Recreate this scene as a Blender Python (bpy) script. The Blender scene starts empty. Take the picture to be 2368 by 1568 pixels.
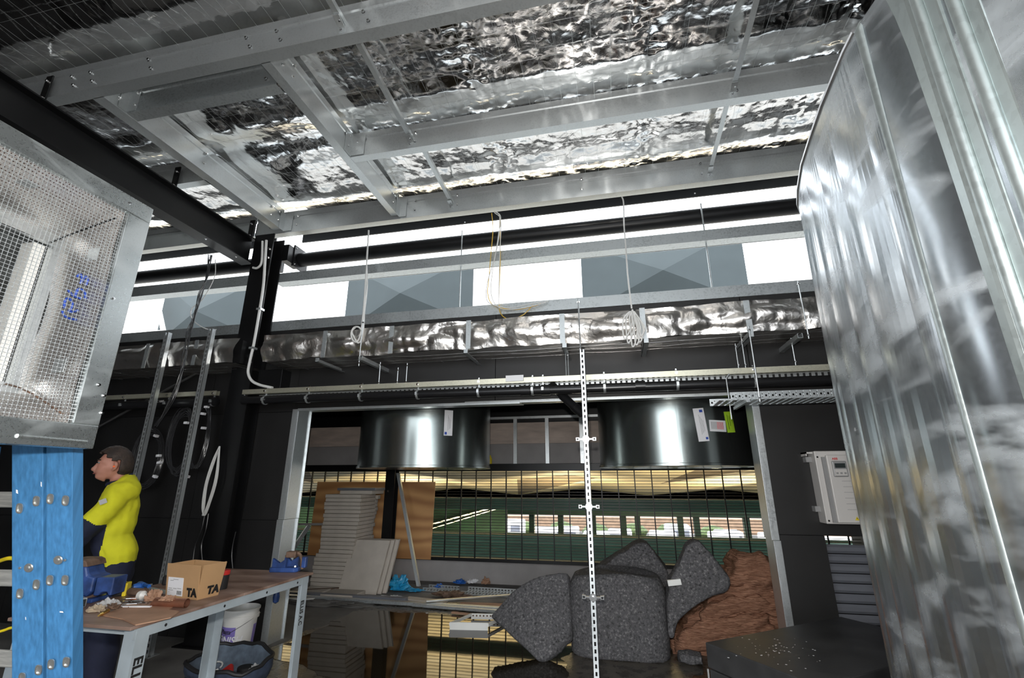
import bpy, bmesh, math, random
import numpy as np
from mathutils import Vector, Matrix, Euler, noise as mnoise
random.seed(7)
R = math.radians
SC = bpy.context.scene
COL = SC.collection
# ------------------------------------------------------------------ camera, sky, sun, flash, exposure
FPX, CXP, CYP, CAMH = 1080.0, 1184.0, 784.0, 1.6
YAW, PITCH = R(12.25), R(16.8)
camd = bpy.data.cameras.new('camera'); cam = bpy.data.objects.new('camera', camd); COL.objects.link(cam)
cam.location = (0, 0, CAMH); cam.rotation_euler = (R(90) + PITCH, 0, YAW)
camd.sensor_width = 36.0; camd.lens = FPX / 2368.0 * 36.0; camd.clip_start = 0.02; camd.clip_end = 300
SC.camera = cam
W = bpy.data.worlds.new('world'); SC.world = W; W.use_nodes = True
bg = W.node_tree.nodes['Background']; bg.inputs[0].default_value = (0.90, 0.95, 1.0, 1); bg.inputs[1].default_value = 5.0
sund = bpy.data.lights.new('sun', 'SUN'); sund.energy = 1.2; sund.angle = R(0.6); sund.color = (1, .95, .88)
sun = bpy.data.objects.new('sun', sund); COL.objects.link(sun); sun.rotation_euler = (R(38), 0, R(-16))
# the photographer's flash, on the hot shoe just above the lens
fld = bpy.data.lights.new('camera_flash', 'SPOT'); fld.energy = 320; fld.spot_size = R(150); fld.spot_blend = .5
fld.shadow_soft_size = .03; fld.color = (1, .97, .93)
fl = bpy.data.objects.new('camera_flash', fld); COL.objects.link(fl)
fl.location = (-.02, -.02, 1.78); fl.rotation_euler = (R(90) + PITCH, 0, YAW)
SC.cycles.max_bounces = 8; SC.cycles.diffuse_bounces = 4; SC.cycles.glossy_bounces = 5; SC.cycles.transmission_bounces = 4
SC.view_settings.view_transform = 'Standard'; SC.view_settings.look = 'None'
SC.view_settings.exposure = 0.0; SC.view_settings.gamma = 1.0; SC.view_settings.use_curve_mapping = False

# ------------------------------------------------------------------ helpers
_fw = Vector((-math.sin(YAW) * math.cos(PITCH), math.cos(YAW) * math.cos(PITCH), math.sin(PITCH)))
_rt = Vector((math.cos(YAW), math.sin(YAW), 0)); _up = _rt.cross(_fw); _C = Vector((0, 0, CAMH))
def at(x, y, X=None, Y=None, Z=None):
    """measured point: where the sight line meets a known plane of the room"""
    v = _fw + _rt * ((x - CXP) / FPX) + _up * ((CYP - y) / FPX)
    t = (X - _C.x) / v.x if X is not None else (Y - _C.y) / v.y if Y is not None else (Z - _C.z) / v.z
    return _C + v * t

class MB:
    def __init__(s, M=None): s.v = []; s.f = []; s.M = M
    def add(s, vs, fs):
        b = len(s.v)
        for p in vs:
            p = Vector(p)
            s.v.append(s.M @ p if s.M else p)
        s.f += [tuple(i + b for i in f) for f in fs]; return s
    def bx(s, x0, x1, y0, y1, z0, z1):
        return s.add([(x0,y0,z0),(x1,y0,z0),(x1,y1,z0),(x0,y1,z0),(x0,y0,z1),(x1,y0,z1),(x1,y1,z1),(x0,y1,z1)],
                     [(3,2,1,0),(4,5,6,7),(0,1,5,4),(1,2,6,5),(2,3,7,6),(3,0,4,7)])
    def cbx(s, c, sx, sy, sz):
        return s.bx(c[0]-sx/2, c[0]+sx/2, c[1]-sy/2, c[1]+sy/2, c[2]-sz/2, c[2]+sz/2)
    def bar(s, p, q, w, h, up=(0,0,1)):
        p, q = Vector(p), Vector(q); d = (q-p).normalized(); up = Vector(up)
        a = d.cross(up)
        if a.length < 1e-4: a = d.cross(Vector((1,0,0)))
        a.normalize(); b = a.cross(d).normalized(); a *= w/2; b *= h/2
        vs = [p-a-b, p+a-b, p+a+b, p-a+b, q-a-b, q+a-b, q+a+b, q-a+b]
        return s.add(vs, [(0,1,2,3),(7,6,5,4),(4,5,1,0),(5,6,2,1),(6,7,3,2),(7,4,0,3)])
    def prism(s, poly, o, U, V, L):
        o, U, V, L = Vector(o), Vector(U), Vector(V), Vector(L); n = len(poly)
        a = [o + U*x + V*y for x, y in poly]; b = [p + L for p in a]
        fs = [tuple(range(n)), tuple(range(2*n-1, n-1, -1))] + [(i+n, (i+1) % n + n, (i+1) % n, i) for i in range(n)]
        if U.cross(V).dot(L) > 0: fs = [tuple(reversed(f)) for f in fs]
        return s.add(a + b, fs)
    def tube(s, pts, r, n=8, closed=False, cap=True):
        pts = [Vector(p) for p in pts]; m = len(pts); rs = r if isinstance(r, (list, tuple)) else [r]*m
        vs = []; nrm = None
        for i, p in enumerate(pts):
            t = (pts[(i+1) % m] - pts[i-1]) if closed else (pts[min(i+1, m-1)] - pts[max(i-1, 0)])
            t.normalize()
            if nrm is None:
                nrm = t.orthogonal().normalized()
            nrm = (nrm - t * nrm.dot(t))
            nrm = nrm.normalized() if nrm.length > 1e-6 else t.orthogonal().normalized()
            b = t.cross(nrm)
            for k in range(n):
                a = 2*math.pi*k/n; vs.append(p + (nrm*math.cos(a) + b*math.sin(a)) * rs[i])
        fs = []
        for i in range(m if closed else m-1):
            j = (i+1) % m
            for k in range(n):
                l = (k+1) % n; fs.append((i*n+k, i*n+l, j*n+l, j*n+k))
        if cap and not closed:
            fs.append(tuple(reversed(range(n)))); fs.append(tuple(range((m-1)*n, m*n)))
        return s.add(vs, fs)
    def lathe(s, prof, c, n=24, axis='z', closed=False):
        c = Vector(c); vs = []
        for r, h in prof:
            for k in range(n):
                a = 2*math.pi*k/n; x, y = r*math.cos(a), r*math.sin(a)
                vs.append(c + Vector({'z': (x, y, h), 'y': (x, h, -y), 'x': (h, x, y)}[axis]))
        fs = []; m = len(prof)
        for i in range(m if closed else m-1):
            j = (i+1) % m
            for k in range(n):
                l = (k+1) % n; fs.append((i*n+k, i*n+l, j*n+l, j*n+k))
        if not closed:
            fs.append(tuple(reversed(range(n)))); fs.append(tuple(range((m-1)*n, m*n)))
        return s.add(vs, fs)
    def grid(s, fn, nu, nv, flip=False):
        vs = [fn(i/nu, j/nv) for j in range(nv+1) for i in range(nu+1)]; fs = []
        for j in range(nv):
            for i in range(nu):
                a = j*(nu+1)+i; q = (a, a+1, a+nu+2, a+nu+1); fs.append(tuple(reversed(q)) if flip else q)
        return s.add(vs, fs)
    def slab(s, top, bot, nu, nv):
        s.grid(top, nu, nv); s.grid(bot, nu, nv, True)
        e = [(i/nu, 0) for i in range(nu+1)] + [(1, j/nv) for j in range(1, nv+1)] + [(i/nu, 1) for i in range(nu-1, -1, -1)] + [(0, j/nv) for j in range(nv-1, 0, -1)]
        n = len(e); vs = [top(*p) for p in e] + [bot(*p) for p in e]
        return s.add(vs, [(i+n, (i+1) % n + n, (i+1) % n, i) for i in range(n)])
    def mesh(s, name, off=Vector((0,0,0)), smooth=False, fix=False):
        me = bpy.data.meshes.new(name); me.from_pydata([tuple(v - off) for v in s.v], [], s.f)
        if fix:
            b = bmesh.new(); b.from_mesh(me); bmesh.ops.remove_doubles(b, verts=b.verts, dist=1e-5)
            bmesh.ops.recalc_face_normals(b, faces=b.faces); b.to_mesh(me); b.free()
        if smooth:
            me.polygons.foreach_set('use_smooth', [True]*len(me.polygons))
            me.set_sharp_from_angle(angle=R(38))
        me.update(); return me
    def build(s, name, mat, parent=None, label=None, smooth=False, bevel=0, fix=False, origin=None):
        if parent is not None: off = wloc(parent)
        elif origin is not None: off = Vector(origin)
        else:
            lo = [min(v[i] for v in s.v) for i in range(3)]; hi = [max(v[i] for v in s.v) for i in range(3)]
            off = Vector(((lo[0]+hi[0])/2, (lo[1]+hi[1])/2, lo[2]))
        me = s.mesh(name, off, smooth, fix)
        for m in (mat if isinstance(mat, (list, tuple)) else [mat]): me.materials.append(m)
        o = bpy.data.objects.new(name, me); COL.objects.link(o)
        if parent is not None: o.parent = parent
        else: o.location = off
        if label: o['label'] = label
        if bevel:
            b = o.modifiers.new('bevel', 'BEVEL'); b.width = bevel; b.segments = 2; b.limit_method = 'ANGLE'; b.angle_limit = R(40)
        return o
def wloc(o):
    v = Vector((0,0,0))
    while o is not None: v = v + o.location; o = o.parent
    return v
def tag(o, label, cat, group=None, kind=None):
    o['label'] = label
    if cat: o['category'] = cat
    if group: o['group'] = group
    if kind: o['kind'] = kind
    return o
def thing(name, label, cat, loc=(0,0,0), group=None):
    o = bpy.data.objects.new(name, None); COL.objects.link(o); o.location = loc; o.empty_display_size = .1
    return tag(o, label, cat, group)
def struct(o, label=None):
    o['kind'] = 'structure'
    if label: o['label'] = label
    return o
def inst(name, me, parent, loc, rot=None, scale=1):
    o = bpy.data.objects.new(name, me); COL.objects.link(o)
    if parent is not None: o.parent = parent; o.location = Vector(loc) - wloc(parent)
    else: o.location = loc
    if rot is not None: o.rotation_euler = rot
    if scale != 1: o.scale = (scale,)*3
    return o

# ------------------------------------------------------------------ procedural materials
def newmat(name):
    m = bpy.data.materials.new(name); m.use_nodes = True
    return m, m.node_tree.nodes, m.node_tree.links, m.node_tree.nodes['Principled BSDF']
def M(name, col, rough=.6, metal=0, var=.12, scale=8, bump=0, bscale=None, rvar=0, stretch=None, detail=4, col2=None, spec=None, tint=None):
    m, N, L, B = newmat(name)
    tc = N.new('ShaderNodeTexCoord'); src = tc.outputs['Object']
    if stretch:
        mp = N.new('ShaderNodeMapping'); mp.inputs['Scale'].default_value = stretch; L.new(src, mp.inputs[0]); src = mp.outputs[0]
    nz = N.new('ShaderNodeTexNoise'); nz.inputs['Scale'].default_value = scale; nz.inputs['Detail'].default_value = detail
    L.new(src, nz.inputs['Vector'])
    rp = N.new('ShaderNodeValToRGB'); c = Vector(col)
    a = c*(1-var); b = Vector(col2) if col2 else c*(1+var)
    rp.color_ramp.elements[0].position = .3; rp.color_ramp.elements[1].position = .7
    rp.color_ramp.elements[0].color = (*a, 1); rp.color_ramp.elements[1].color = (*[min(1, v) for v in b], 1)
    L.new(nz.outputs[0], rp.inputs[0]); L.new(rp.outputs[0], B.inputs['Base Color'])
    B.inputs['Metallic'].default_value = metal; B.inputs['Roughness'].default_value = rough
    if spec is not None: B.inputs['Specular IOR Level'].default_value = spec
    if rvar:
        mr = N.new('ShaderNodeMapRange'); mr.inputs[3].default_value = max(.02, rough-rvar); mr.inputs[4].default_value = rough+rvar
        L.new(nz.outputs[0], mr.inputs[0]); L.new(mr.outputs[0], B.inputs['Roughness'])
    if bump:
        nb = N.new('ShaderNodeTexNoise'); nb.inputs['Scale'].default_value = bscale or scale*4; nb.inputs['Detail'].default_value = 5
        L.new(src, nb.inputs['Vector'])
        bp = N.new('ShaderNodeBump'); bp.inputs['Strength'].default_value = bump; bp.inputs['Distance'].default_value = .01
        L.new(nb.outputs[0], bp.inputs['Height']); L.new(bp.outputs[0], B.inputs['Normal'])
    return m
def galv(name, col=(.60,.63,.64), rough=.36, sp=55, amt=.10, wear=.0, wearcol=(.42,.47,.5), metal=.78, rv=.07):
    """galvanised sheet: spangle from voronoi cells, soft large blotches, optional chalky oxide wear"""
    m, N, L, B = newmat(name)
    tc = N.new('ShaderNodeTexCoord')
    vo = N.new('ShaderNodeTexVoronoi'); vo.inputs['Scale'].default_value = sp; L.new(tc.outputs['Object'], vo.inputs['Vector'])
    nz = N.new('ShaderNodeTexNoise'); nz.inputs['Scale'].default_value = 2.5; nz.inputs['Detail'].default_value = 5; L.new(tc.outputs['Object'], nz.inputs['Vector'])
    bw = N.new('ShaderNodeRGBToBW'); L.new(vo.outputs['Color'], bw.inputs[0])
    mx = N.new('ShaderNodeMath'); mx.operation = 'ADD'; L.new(bw.outputs[0], mx.inputs[0]); L.new(nz.outputs[0], mx.inputs[1])
    rp = N.new('ShaderNodeValToRGB'); c = Vector(col)
    rp.color_ramp.elements[0].position = .5; rp.color_ramp.elements[1].position = 1.5 - .2
    rp.color_ramp.elements[0].color = (*(c*(1-amt)), 1); rp.color_ramp.elements[1].color = (*[min(1, v) for v in c*(1+amt)], 1)
    L.new(mx.outputs[0], rp.inputs[0])
    mr = N.new('ShaderNodeMapRange'); mr.inputs[1].default_value = .4; mr.inputs[2].default_value = 1.4
    mr.inputs[3].default_value = rough-rv; mr.inputs[4].default_value = rough+rv; L.new(mx.outputs[0], mr.inputs[0])
    B.inputs['Metallic'].default_value = metal
    if wear:
        mp = N.new('ShaderNodeMapping'); mp.inputs['Scale'].default_value = (1.1, 1.1, 2.6); L.new(tc.outputs['Object'], mp.inputs[0])
        nw = N.new('ShaderNodeTexNoise'); nw.inputs['Scale'].default_value = 2.2; nw.inputs['Detail'].default_value = 4; nw.inputs['Distortion'].default_value = 1.2
        L.new(mp.outputs[0], nw.inputs['Vector'])
        w = N.new('ShaderNodeMapRange'); w.inputs[1].default_value = .50; w.inputs[2].default_value = .74; w.inputs[4].default_value = wear
        L.new(nw.outputs[0], w.inputs[0])
        mc = N.new('ShaderNodeMix'); mc.data_type = 'RGBA'; mc.inputs[7].default_value = (*wearcol, 1)
        L.new(w.outputs[0], mc.inputs[0]); L.new(rp.outputs[0], mc.inputs[6]); L.new(mc.outputs[2], B.inputs['Base Color'])
        ms = N.new('ShaderNodeMath'); ms.operation = 'SUBTRACT'; ms.inputs[0].default_value = metal; L.new(w.outputs[0], ms.inputs[1]); L.new(ms.outputs[0], B.inputs['Metallic'])
        ma = N.new('ShaderNodeMath'); ma.operation = 'MULTIPLY_ADD'; ma.inputs[1].default_value = .3; L.new(w.outputs[0], ma.inputs[0]); L.new(mr.outputs[0], ma.inputs[2]); L.new(ma.outputs[0], B.inputs['Roughness'])
    else:
        L.new(rp.outputs[0], B.inputs['Base Color']); L.new(mr.outputs[0], B.inputs['Roughness'])
    return m
def plywood(name, c1, c2, scale=3, rough=.55, rot=(0,0,0), dist=9, mp_scale=(1,1,1)):
    m, N, L, B = newmat(name)
    tc = N.new('ShaderNodeTexCoord'); mp = N.new('ShaderNodeMapping'); mp.inputs['Rotation'].default_value = rot; mp.inputs['Scale'].default_value = mp_scale
    L.new(tc.outputs['Object'], mp.inputs[0])
    wv = N.new('ShaderNodeTexWave'); wv.wave_type = 'BANDS'; wv.bands_direction = 'Z'; wv.inputs['Scale'].default_value = scale
    wv.inputs['Distortion'].default_value = dist; wv.inputs['Detail'].default_value = 3; wv.inputs['Detail Scale'].default_value = .7
    L.new(mp.outputs[0], wv.inputs['Vector'])
    rp = N.new('ShaderNodeValToRGB'); rp.color_ramp.elements[0].color = (*c1, 1); rp.color_ramp.elements[1].color = (*c2, 1)
    L.new(wv.outputs[0], rp.inputs[0]); L.new(rp.outputs[0], B.inputs['Base Color']); B.inputs['Roughness'].default_value = rough
    return m
def specks(name, base, light, dark, scale=60, rough=.95, bump=.6):
    """felted fibre: dark and pale flecks over a base grey"""
    m, N, L, B = newmat(name)
    tc = N.new('ShaderNodeTexCoord')
    n1 = N.new('ShaderNodeTexNoise'); n1.inputs['Scale'].default_value = scale; n1.inputs['Detail'].default_value = 6; n1.inputs['Roughness'].default_value = .7
    L.new(tc.outputs['Object'], n1.inputs['Vector'])
    rp = N.new('ShaderNodeValToRGB'); e = rp.color_ramp.elements
    e[0].position = .34; e[0].color = (*dark, 1); e[1].position = .46; e[1].color = (*base, 1)
    x = e.new(.54); x.color = (*base, 1); x = e.new(.70); x.color = (*light, 1)
    L.new(n1.outputs[0], rp.inputs[0]); L.new(rp.outputs[0], B.inputs['Base Color']); B.inputs['Roughness'].default_value = rough
    B.inputs['Specular IOR Level'].default_value = .1
    bp = N.new('ShaderNodeBump'); bp.inputs['Strength'].default_value = bump; bp.inputs['Distance'].default_value = .012
    L.new(n1.outputs[0], bp.inputs['Height']); L.new(bp.outputs[0], B.inputs['Normal'])
    return m
G = dict(
    galv=galv('galvanised_steel', (.60,.63,.64), .36, 90, .06), galvd=galv('galvanised_steel_dull', (.46,.49,.50), .42, 70, .14), galvy=galv('passivated_zinc', (.62,.60,.48), .38, 90, .08),
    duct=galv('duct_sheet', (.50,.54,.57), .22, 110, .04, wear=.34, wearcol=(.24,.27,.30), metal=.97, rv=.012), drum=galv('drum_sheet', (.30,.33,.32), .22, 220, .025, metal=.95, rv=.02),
    flange=galv('duct_flange', (.50,.56,.56), .36, 60, .05, metal=.92, rv=.03), plen=galv('plenum_frame_steel', (.44,.47,.47), .28, 240, .07, wear=.4, wearcol=(.50,.54,.57), metal=.92, rv=.03),
    blk=M('black_painted_steel', (.006,.006,.0065), .38, 0, .2, 5, .02, 60, 0, None, 4, None, .3), wall=M('black_faced_board', (.011,.0105,.0105), .5, 0, .25, 3, .03, 120),
    cabl=M('black_cable', (.030,.030,.032), .25, 0, .1, 5), pvc=M('black_pvc', (.010,.010,.011), .3, 0, .1, 5), rub=M('black_rubber', (.014,.014,.015), .6, 0, .2, 10),
    white=M('white_pvc', (.72,.72,.70), .4, 0, .05, 5), yellowc=M('yellow_wire', (.75,.48,.06), .4, 0, .05, 5),
    conc=M('concrete', (.13,.125,.118), .8, 0, .35, 2.5, .15, 60), ply=plywood('orange_plywood', (.40,.19,.07), (.62,.34,.14), .9, .5, (0,0,0), 16, (.45,1,1.5)),
    pply=M('pale_plywood', (.52,.43,.37), .7, 0, .18, 3, 0, None, 0, (1,1,4)), cem=M('grey_cement_sheet', (.32,.305,.30), .8, 0, .08, 4, .05, 80),
    tile=M('grey_beige_board', (.52,.47,.41), .85, 0, .08, 6, .08, 70), bluef=M('blue_fibreglass', (.045,.165,.34), .4, 0, .22, 3, .05, 80, 0, (30,30,.5)),
    blued=M('blue_enamel', (.025,.06,.20), .4, 0, .5, 14), alu=M('aluminium', (.62,.62,.60), .35, .9, .12, 6), rung=M('aluminium_tread', (.55,.54,.50), .45, .8, .25, 4, 0, None, 0, (1,30,30)),
    bench=M('grey_blue_paint', (.38,.43,.46), .45, 0, .12, 7), top=M('brown_formply', (.17,.09,.06), .5, 0, .15, 3, .05, 60, 0, (1,3,1), 8, (.36,.25,.20)), wetg=M('wet_grit', (.045,.038,.028), .28, 0, .5, 9, .25, 40, .12, None, 8, (.12,.105,.085)), reflector=M('grey_roof_reflector', (.30,.29,.27), .9, 0, .2, 5),
    card=M('cardboard', (.45,.27,.13), .8, 0, .08, 5, .05, 40), card2=M('stained_cardboard', (.38,.22,.14), .8, 0, .15, 8, .05, 40),
    paper=M('white_paper', (.80,.80,.82), .6, 0, .03, 5), ink=M('black_ink', (.012,.012,.012), .6, 0, .05, 5), inkb=M('blue_marker', (.03,.08,.42), .5, 0, .1, 5), inkr=M('red_ink', (.6,.03,.03), .5, 0, .05, 5),
    copper=M('copper', (.42,.19,.12), .4, .75, .25, 12), brass=M('brass', (.75,.50,.15), .25, 1, .1, 9), steel=M('tool_steel', (.5,.5,.5), .3, .95, .15, 12), rust=M('rusty_steel', (.16,.10,.07), .7, .3, .4, 18, .2, 60),
    chrome=M('chrome', (.8,.8,.8), .12, 1, .03, 5), red=M('red_plastic', (.55,.03,.025), .4, 0, .05, 5), yel=M('yellow_plastic', (.80,.62,.02), .4, 0, .05, 5), bplas=M('blue_plastic', (.02,.12,.45), .4, 0, .1, 5),
    hiviz=M('yellow_drill_cotton', (.62,.60,.015), .85, 0, .1, 9, .12, 220), navy=M('navy_cotton', (.008,.011,.032), .85, 0, .2, 9, .12, 200), skin=M('skin', (.46,.21,.15), .55, 0, .1, 14), hair=M('brown_hair', (.035,.022,.016), .6, 0, .5, 30, .5, 160, 0, (1,1,1)),
    boot=M('boot_leather', (.06,.035,.02), .6, 0, .2, 12), bag=M('blue_grey_canvas', (.035,.05,.085), .85, 0, .25, 20, .15, 250), bagl=M('grey_bag_lining', (.10,.13,.17), .8, 0, .25, 20, .1, 200),
    pail=M('white_pail_plastic', (.70,.69,.66), .4, 0, .07, 6), purple=M('purple_print', (.22,.17,.50), .45, 0, .08, 6), lime=M('lime_paper', (.42,.68,.03), .6, 0, .03, 5),
    felt=specks('grey_felt', (.098,.096,.10), (.30,.29,.29), (.028,.028,.028), 46), cabbl=M('black_case_laminate', (.034,.034,.035), .42, 0, .4, 5, .05, 40, .12),
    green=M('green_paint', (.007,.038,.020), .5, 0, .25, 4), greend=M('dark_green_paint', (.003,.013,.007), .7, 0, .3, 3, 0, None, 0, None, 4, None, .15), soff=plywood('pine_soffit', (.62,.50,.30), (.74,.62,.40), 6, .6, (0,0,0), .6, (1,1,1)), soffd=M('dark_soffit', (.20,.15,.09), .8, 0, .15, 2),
    drive=M('light_grey_plastic', (.62,.60,.58), .45, 0, .03, 4), drived=M('mid_grey_plastic', (.30,.30,.30), .4, 0, .04, 4), screen=M('lcd_glass', (.04,.05,.05), .15, 0, .03, 4),
    slat=M('grey_steel_slat', (.19,.20,.23), .42, .3, .1, 3), white_metal=M('white_coated_metal', (.75,.75,.72), .45, 0, .05, 4), facade=M('facade_sheet', (.050,.062,.066), .7, 0, .06, 2, 0, None, 0, None, 4, None, .2),
    perf=None, brownroom=M('brown_rear_wall', (.22,.13,.08), .8, 0, .3, 1.2), soil=M('grey_ground', (.13,.13,.125), .9, 0, .2, .4), brick=M('orange_brick', (.26,.17,.11), .8, 0, .2, 2), leaf=M('green_leaf', (.06,.09,.025), .8, 0, .4, 6), vanw=M('white_vehicle', (.75,.75,.75), .35, 0, .03, 2), vest=M('lime_vest', (.30,.60,.02), .7, 0, .05, 5),
)
def foilmat(name, col=(.92,.91,.90), rough=.10, bump=.30, bs=5.5):
    m, N, L, B = newmat(name)
    tc = N.new('ShaderNodeTexCoord'); B.inputs['Base Color'].default_value = (*col, 1); B.inputs['Metallic'].default_value = 1
    nz = N.new('ShaderNodeTexNoise'); nz.inputs['Scale'].default_value = bs; nz.inputs['Detail'].default_value = 6; nz.inputs['Distortion'].default_value = .8; L.new(tc.outputs['Object'], nz.inputs['Vector'])
    mr = N.new('ShaderNodeMapRange'); mr.inputs[3].default_value = rough-.05; mr.inputs[4].default_value = rough+.10; L.new(nz.outputs[0], mr.inputs[0]); L.new(mr.outputs[0], B.inputs['Roughness'])
    def vor(s):
        v = N.new('ShaderNodeTexVoronoi'); v.inputs['Scale'].default_value = s; ds = N.new('ShaderNodeVectorMath'); ds.operation = 'MULTIPLY_ADD'; ds.inputs[1].default_value = (.12,)*3
        L.new(nz.outputs['Color'], ds.inputs[0]); L.new(tc.outputs['Object'], ds.inputs[2]); L.new(ds.outputs[0], v.inputs['Vector']); return v.outputs['Distance']
    a = N.new('ShaderNodeMath'); a.operation = 'MULTIPLY_ADD'; a.inputs[1].default_value = .38; L.new(vor(bs*2.6), a.inputs[0]); L.new(vor(bs), a.inputs[2])
    bp = N.new('ShaderNodeBump'); bp.inputs['Strength'].default_value = bump; bp.inputs['Distance'].default_value = .012
    L.new(a.outputs[0], bp.inputs['Height']); L.new(bp.outputs[0], B.inputs['Normal']); return m
G['foil'] = foilmat('roof_foil'); G['ductfoil'] = foilmat('duct_foil', (.88,.84,.80), .28, .5, 8)
def perfmat(ax):   # foil facing punched with a fine grid of pin holes
    m, N, L, B = newmat('perforated_foil_lining_'+ax); tc = N.new('ShaderNodeTexCoord'); mp = N.new('ShaderNodeMapping')
    mp.inputs['Scale'].default_value = (95, 95, 95); L.new(tc.outputs['Object'], mp.inputs[0])
    fr = N.new('ShaderNodeVectorMath'); fr.operation = 'FRACTION'; L.new(mp.outputs[0], fr.inputs[0])
    sb = N.new('ShaderNodeVectorMath'); sb.operation = 'SUBTRACT'; sb.inputs[1].default_value = (.5,.5,.5); L.new(fr.outputs[0], sb.inputs[0])
    sx = N.new('ShaderNodeSeparateXYZ'); L.new(sb.outputs[0], sx.inputs[0])
    cm = N.new('ShaderNodeCombineXYZ'); [L.new(sx.outputs['XYZ'.index(c)], cm.inputs[i]) for i, c in enumerate(ax)]
    ln = N.new('ShaderNodeVectorMath'); ln.operation = 'LENGTH'; L.new(cm.outputs[0], ln.inputs[0])
    lt = N.new('ShaderNodeMath'); lt.operation = 'LESS_THAN'; lt.inputs[1].default_value = .19; L.new(ln.outputs['Value'], lt.inputs[0])
    mx = N.new('ShaderNodeMix'); mx.data_type = 'RGBA'; mx.inputs[6].default_value = (.74,.72,.70,1); mx.inputs[7].default_value = (.10,.05,.04,1)
    L.new(lt.outputs[0], mx.inputs[0]); L.new(mx.outputs[2], B.inputs['Base Color'])
    B.inputs['Metallic'].default_value = .85; B.inputs['Roughness'].default_value = .36
    nz = N.new('ShaderNodeTexNoise'); nz.inputs['Scale'].default_value = 18; L.new(tc.outputs['Object'], nz.inputs['Vector'])
    bp = N.new('ShaderNodeBump'); bp.inputs['Strength'].default_value = .3; bp.inputs['Distance'].default_value = .01; L.new(nz.outputs[0], bp.inputs['Height']); L.new(bp.outputs[0], B.inputs['Normal'])
    return m
PERF = {a: perfmat(a) for a in ('XZ', 'XY', 'YZ')}
def watermat():
    m, N, L, B = newmat('murky_water'); B.inputs['Base Color'].default_value = (.020,.015,.008,1); B.inputs['Roughness'].default_value = .03
    B.inputs['IOR'].default_value = 1.33; B.inputs['Specular IOR Level'].default_value = .8
    tc = N.new('ShaderNodeTexCoord'); nz = N.new('ShaderNodeTexNoise'); nz.inputs['Scale'].default_value = 3; L.new(tc.outputs['Object'], nz.inputs['Vector'])
    bp = N.new('ShaderNodeBump'); bp.inputs['Strength'].default_value = .02; bp.inputs['Distance'].default_value = .01; L.new(nz.outputs[0], bp.inputs['Height']); L.new(bp.outputs[0], B.inputs['Normal']); return m
G['water'] = watermat()
def transmat():   # thin white perforated sheet that daylight glows through
    m, N, L, B = newmat('white_translucent_sheet'); out = N['Material Output']
    d = N.new('ShaderNodeBsdfDiffuse'); d.inputs[0].default_value = (.9,.9,.9,1); t = N.new('ShaderNodeBsdfTranslucent'); t.inputs[0].default_value = (.95,.93,.92,1)
    tr = N.new('ShaderNodeBsdfTransparent'); mx = N.new('ShaderNodeMixShader'); mx.inputs[0].default_value = .5; m2 = N.new('ShaderNodeMixShader'); m2.inputs[0].default_value = .35
    L.new(d.outputs[0], mx.inputs[1]); L.new(t.outputs[0], mx.inputs[2]); L.new(mx.outputs[0], m2.inputs[1]); L.new(tr.outputs[0], m2.inputs[2]); L.new(m2.outputs[0], out.inputs[0]); return m
G['trans'] = transmat()
def plasticmat():
    m, N, L, B = newmat('clear_plastic_film'); B.inputs['Base Color'].default_value = (.7,.7,.7,1); B.inputs['Roughness'].default_value = .2; B.inputs['Alpha'].default_value = .55; return m
G['film'] = plasticmat()
def fibremat():
    m, N, L, B = newmat('brown_glasswool'); tc = N.new('ShaderNodeTexCoord'); mp = N.new('ShaderNodeMapping'); mp.inputs['Scale'].default_value = (2,2,16); mp.inputs['Rotation'].default_value = (0,.15,0); L.new(tc.outputs['Object'], mp.inputs[0])
    nz = N.new('ShaderNodeTexNoise'); nz.inputs['Scale'].default_value = 7; nz.inputs['Detail'].default_value = 9; nz.inputs['Distortion'].default_value = 1.2; L.new(mp.outputs[0], nz.inputs['Vector'])
    rp = N.new('ShaderNodeValToRGB'); e = rp.color_ramp.elements; e[0].position = .3; e[0].color = (.19,.085,.05,1); e[1].position = .7; e[1].color = (.48,.26,.17,1)
    L.new(nz.outputs[0], rp.inputs[0]); L.new(rp.outputs[0], B.inputs['Base Color']); B.inputs['Roughness'].default_value = .95; B.inputs['Specular IOR Level'].default_value = .1
    bp = N.new('ShaderNodeBump'); bp.inputs['Strength'].default_value = .9; bp.inputs['Distance'].default_value = .03; L.new(nz.outputs[0], bp.inputs['Height']); L.new(bp.outputs[0], B.inputs['Normal']); return m
G['batt'] = fibremat()

def bolt_mesh(r, h):
    return MB().lathe([(r*1.35, 0), (r*1.35, h*.25), (r*.9, h*.25), (r*.9, h)], (0,0,0), 6).mesh('bolt', smooth=False)
BOLT = bolt_mesh(.012, .016); BOLT.materials.append(G['chrome'])
BOLTD = bolt_mesh(.010, .012); BOLTD.materials.append(G['blk'])
def bolt(parent, loc, d=(0,-1,0), me=None, scale=1):
    o = inst('bolt', me or BOLT, parent, loc, Vector((0,0,1)).rotation_difference(Vector(d)).to_euler(), scale); return o
def text_mesh(txt, size, mat, ext=.0006, bold=0):
    cu = bpy.data.curves.new('lettering', 'FONT'); cu.body = txt; cu.size = size; cu.extrude = ext; cu.offset = bold; cu.align_x = 'LEFT'; cu.resolution_u = 3
    o = bpy.data.objects.new('lettering', cu); COL.objects.link(o)
    dg = bpy.context.evaluated_depsgraph_get(); dg.update()
    me = bpy.data.meshes.new_from_object(o.evaluated_get(dg)); bpy.data.objects.remove(o); bpy.data.curves.remove(cu)
    me.materials.clear(); me.materials.append(mat); me.name = 'lettering'; return me
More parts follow.
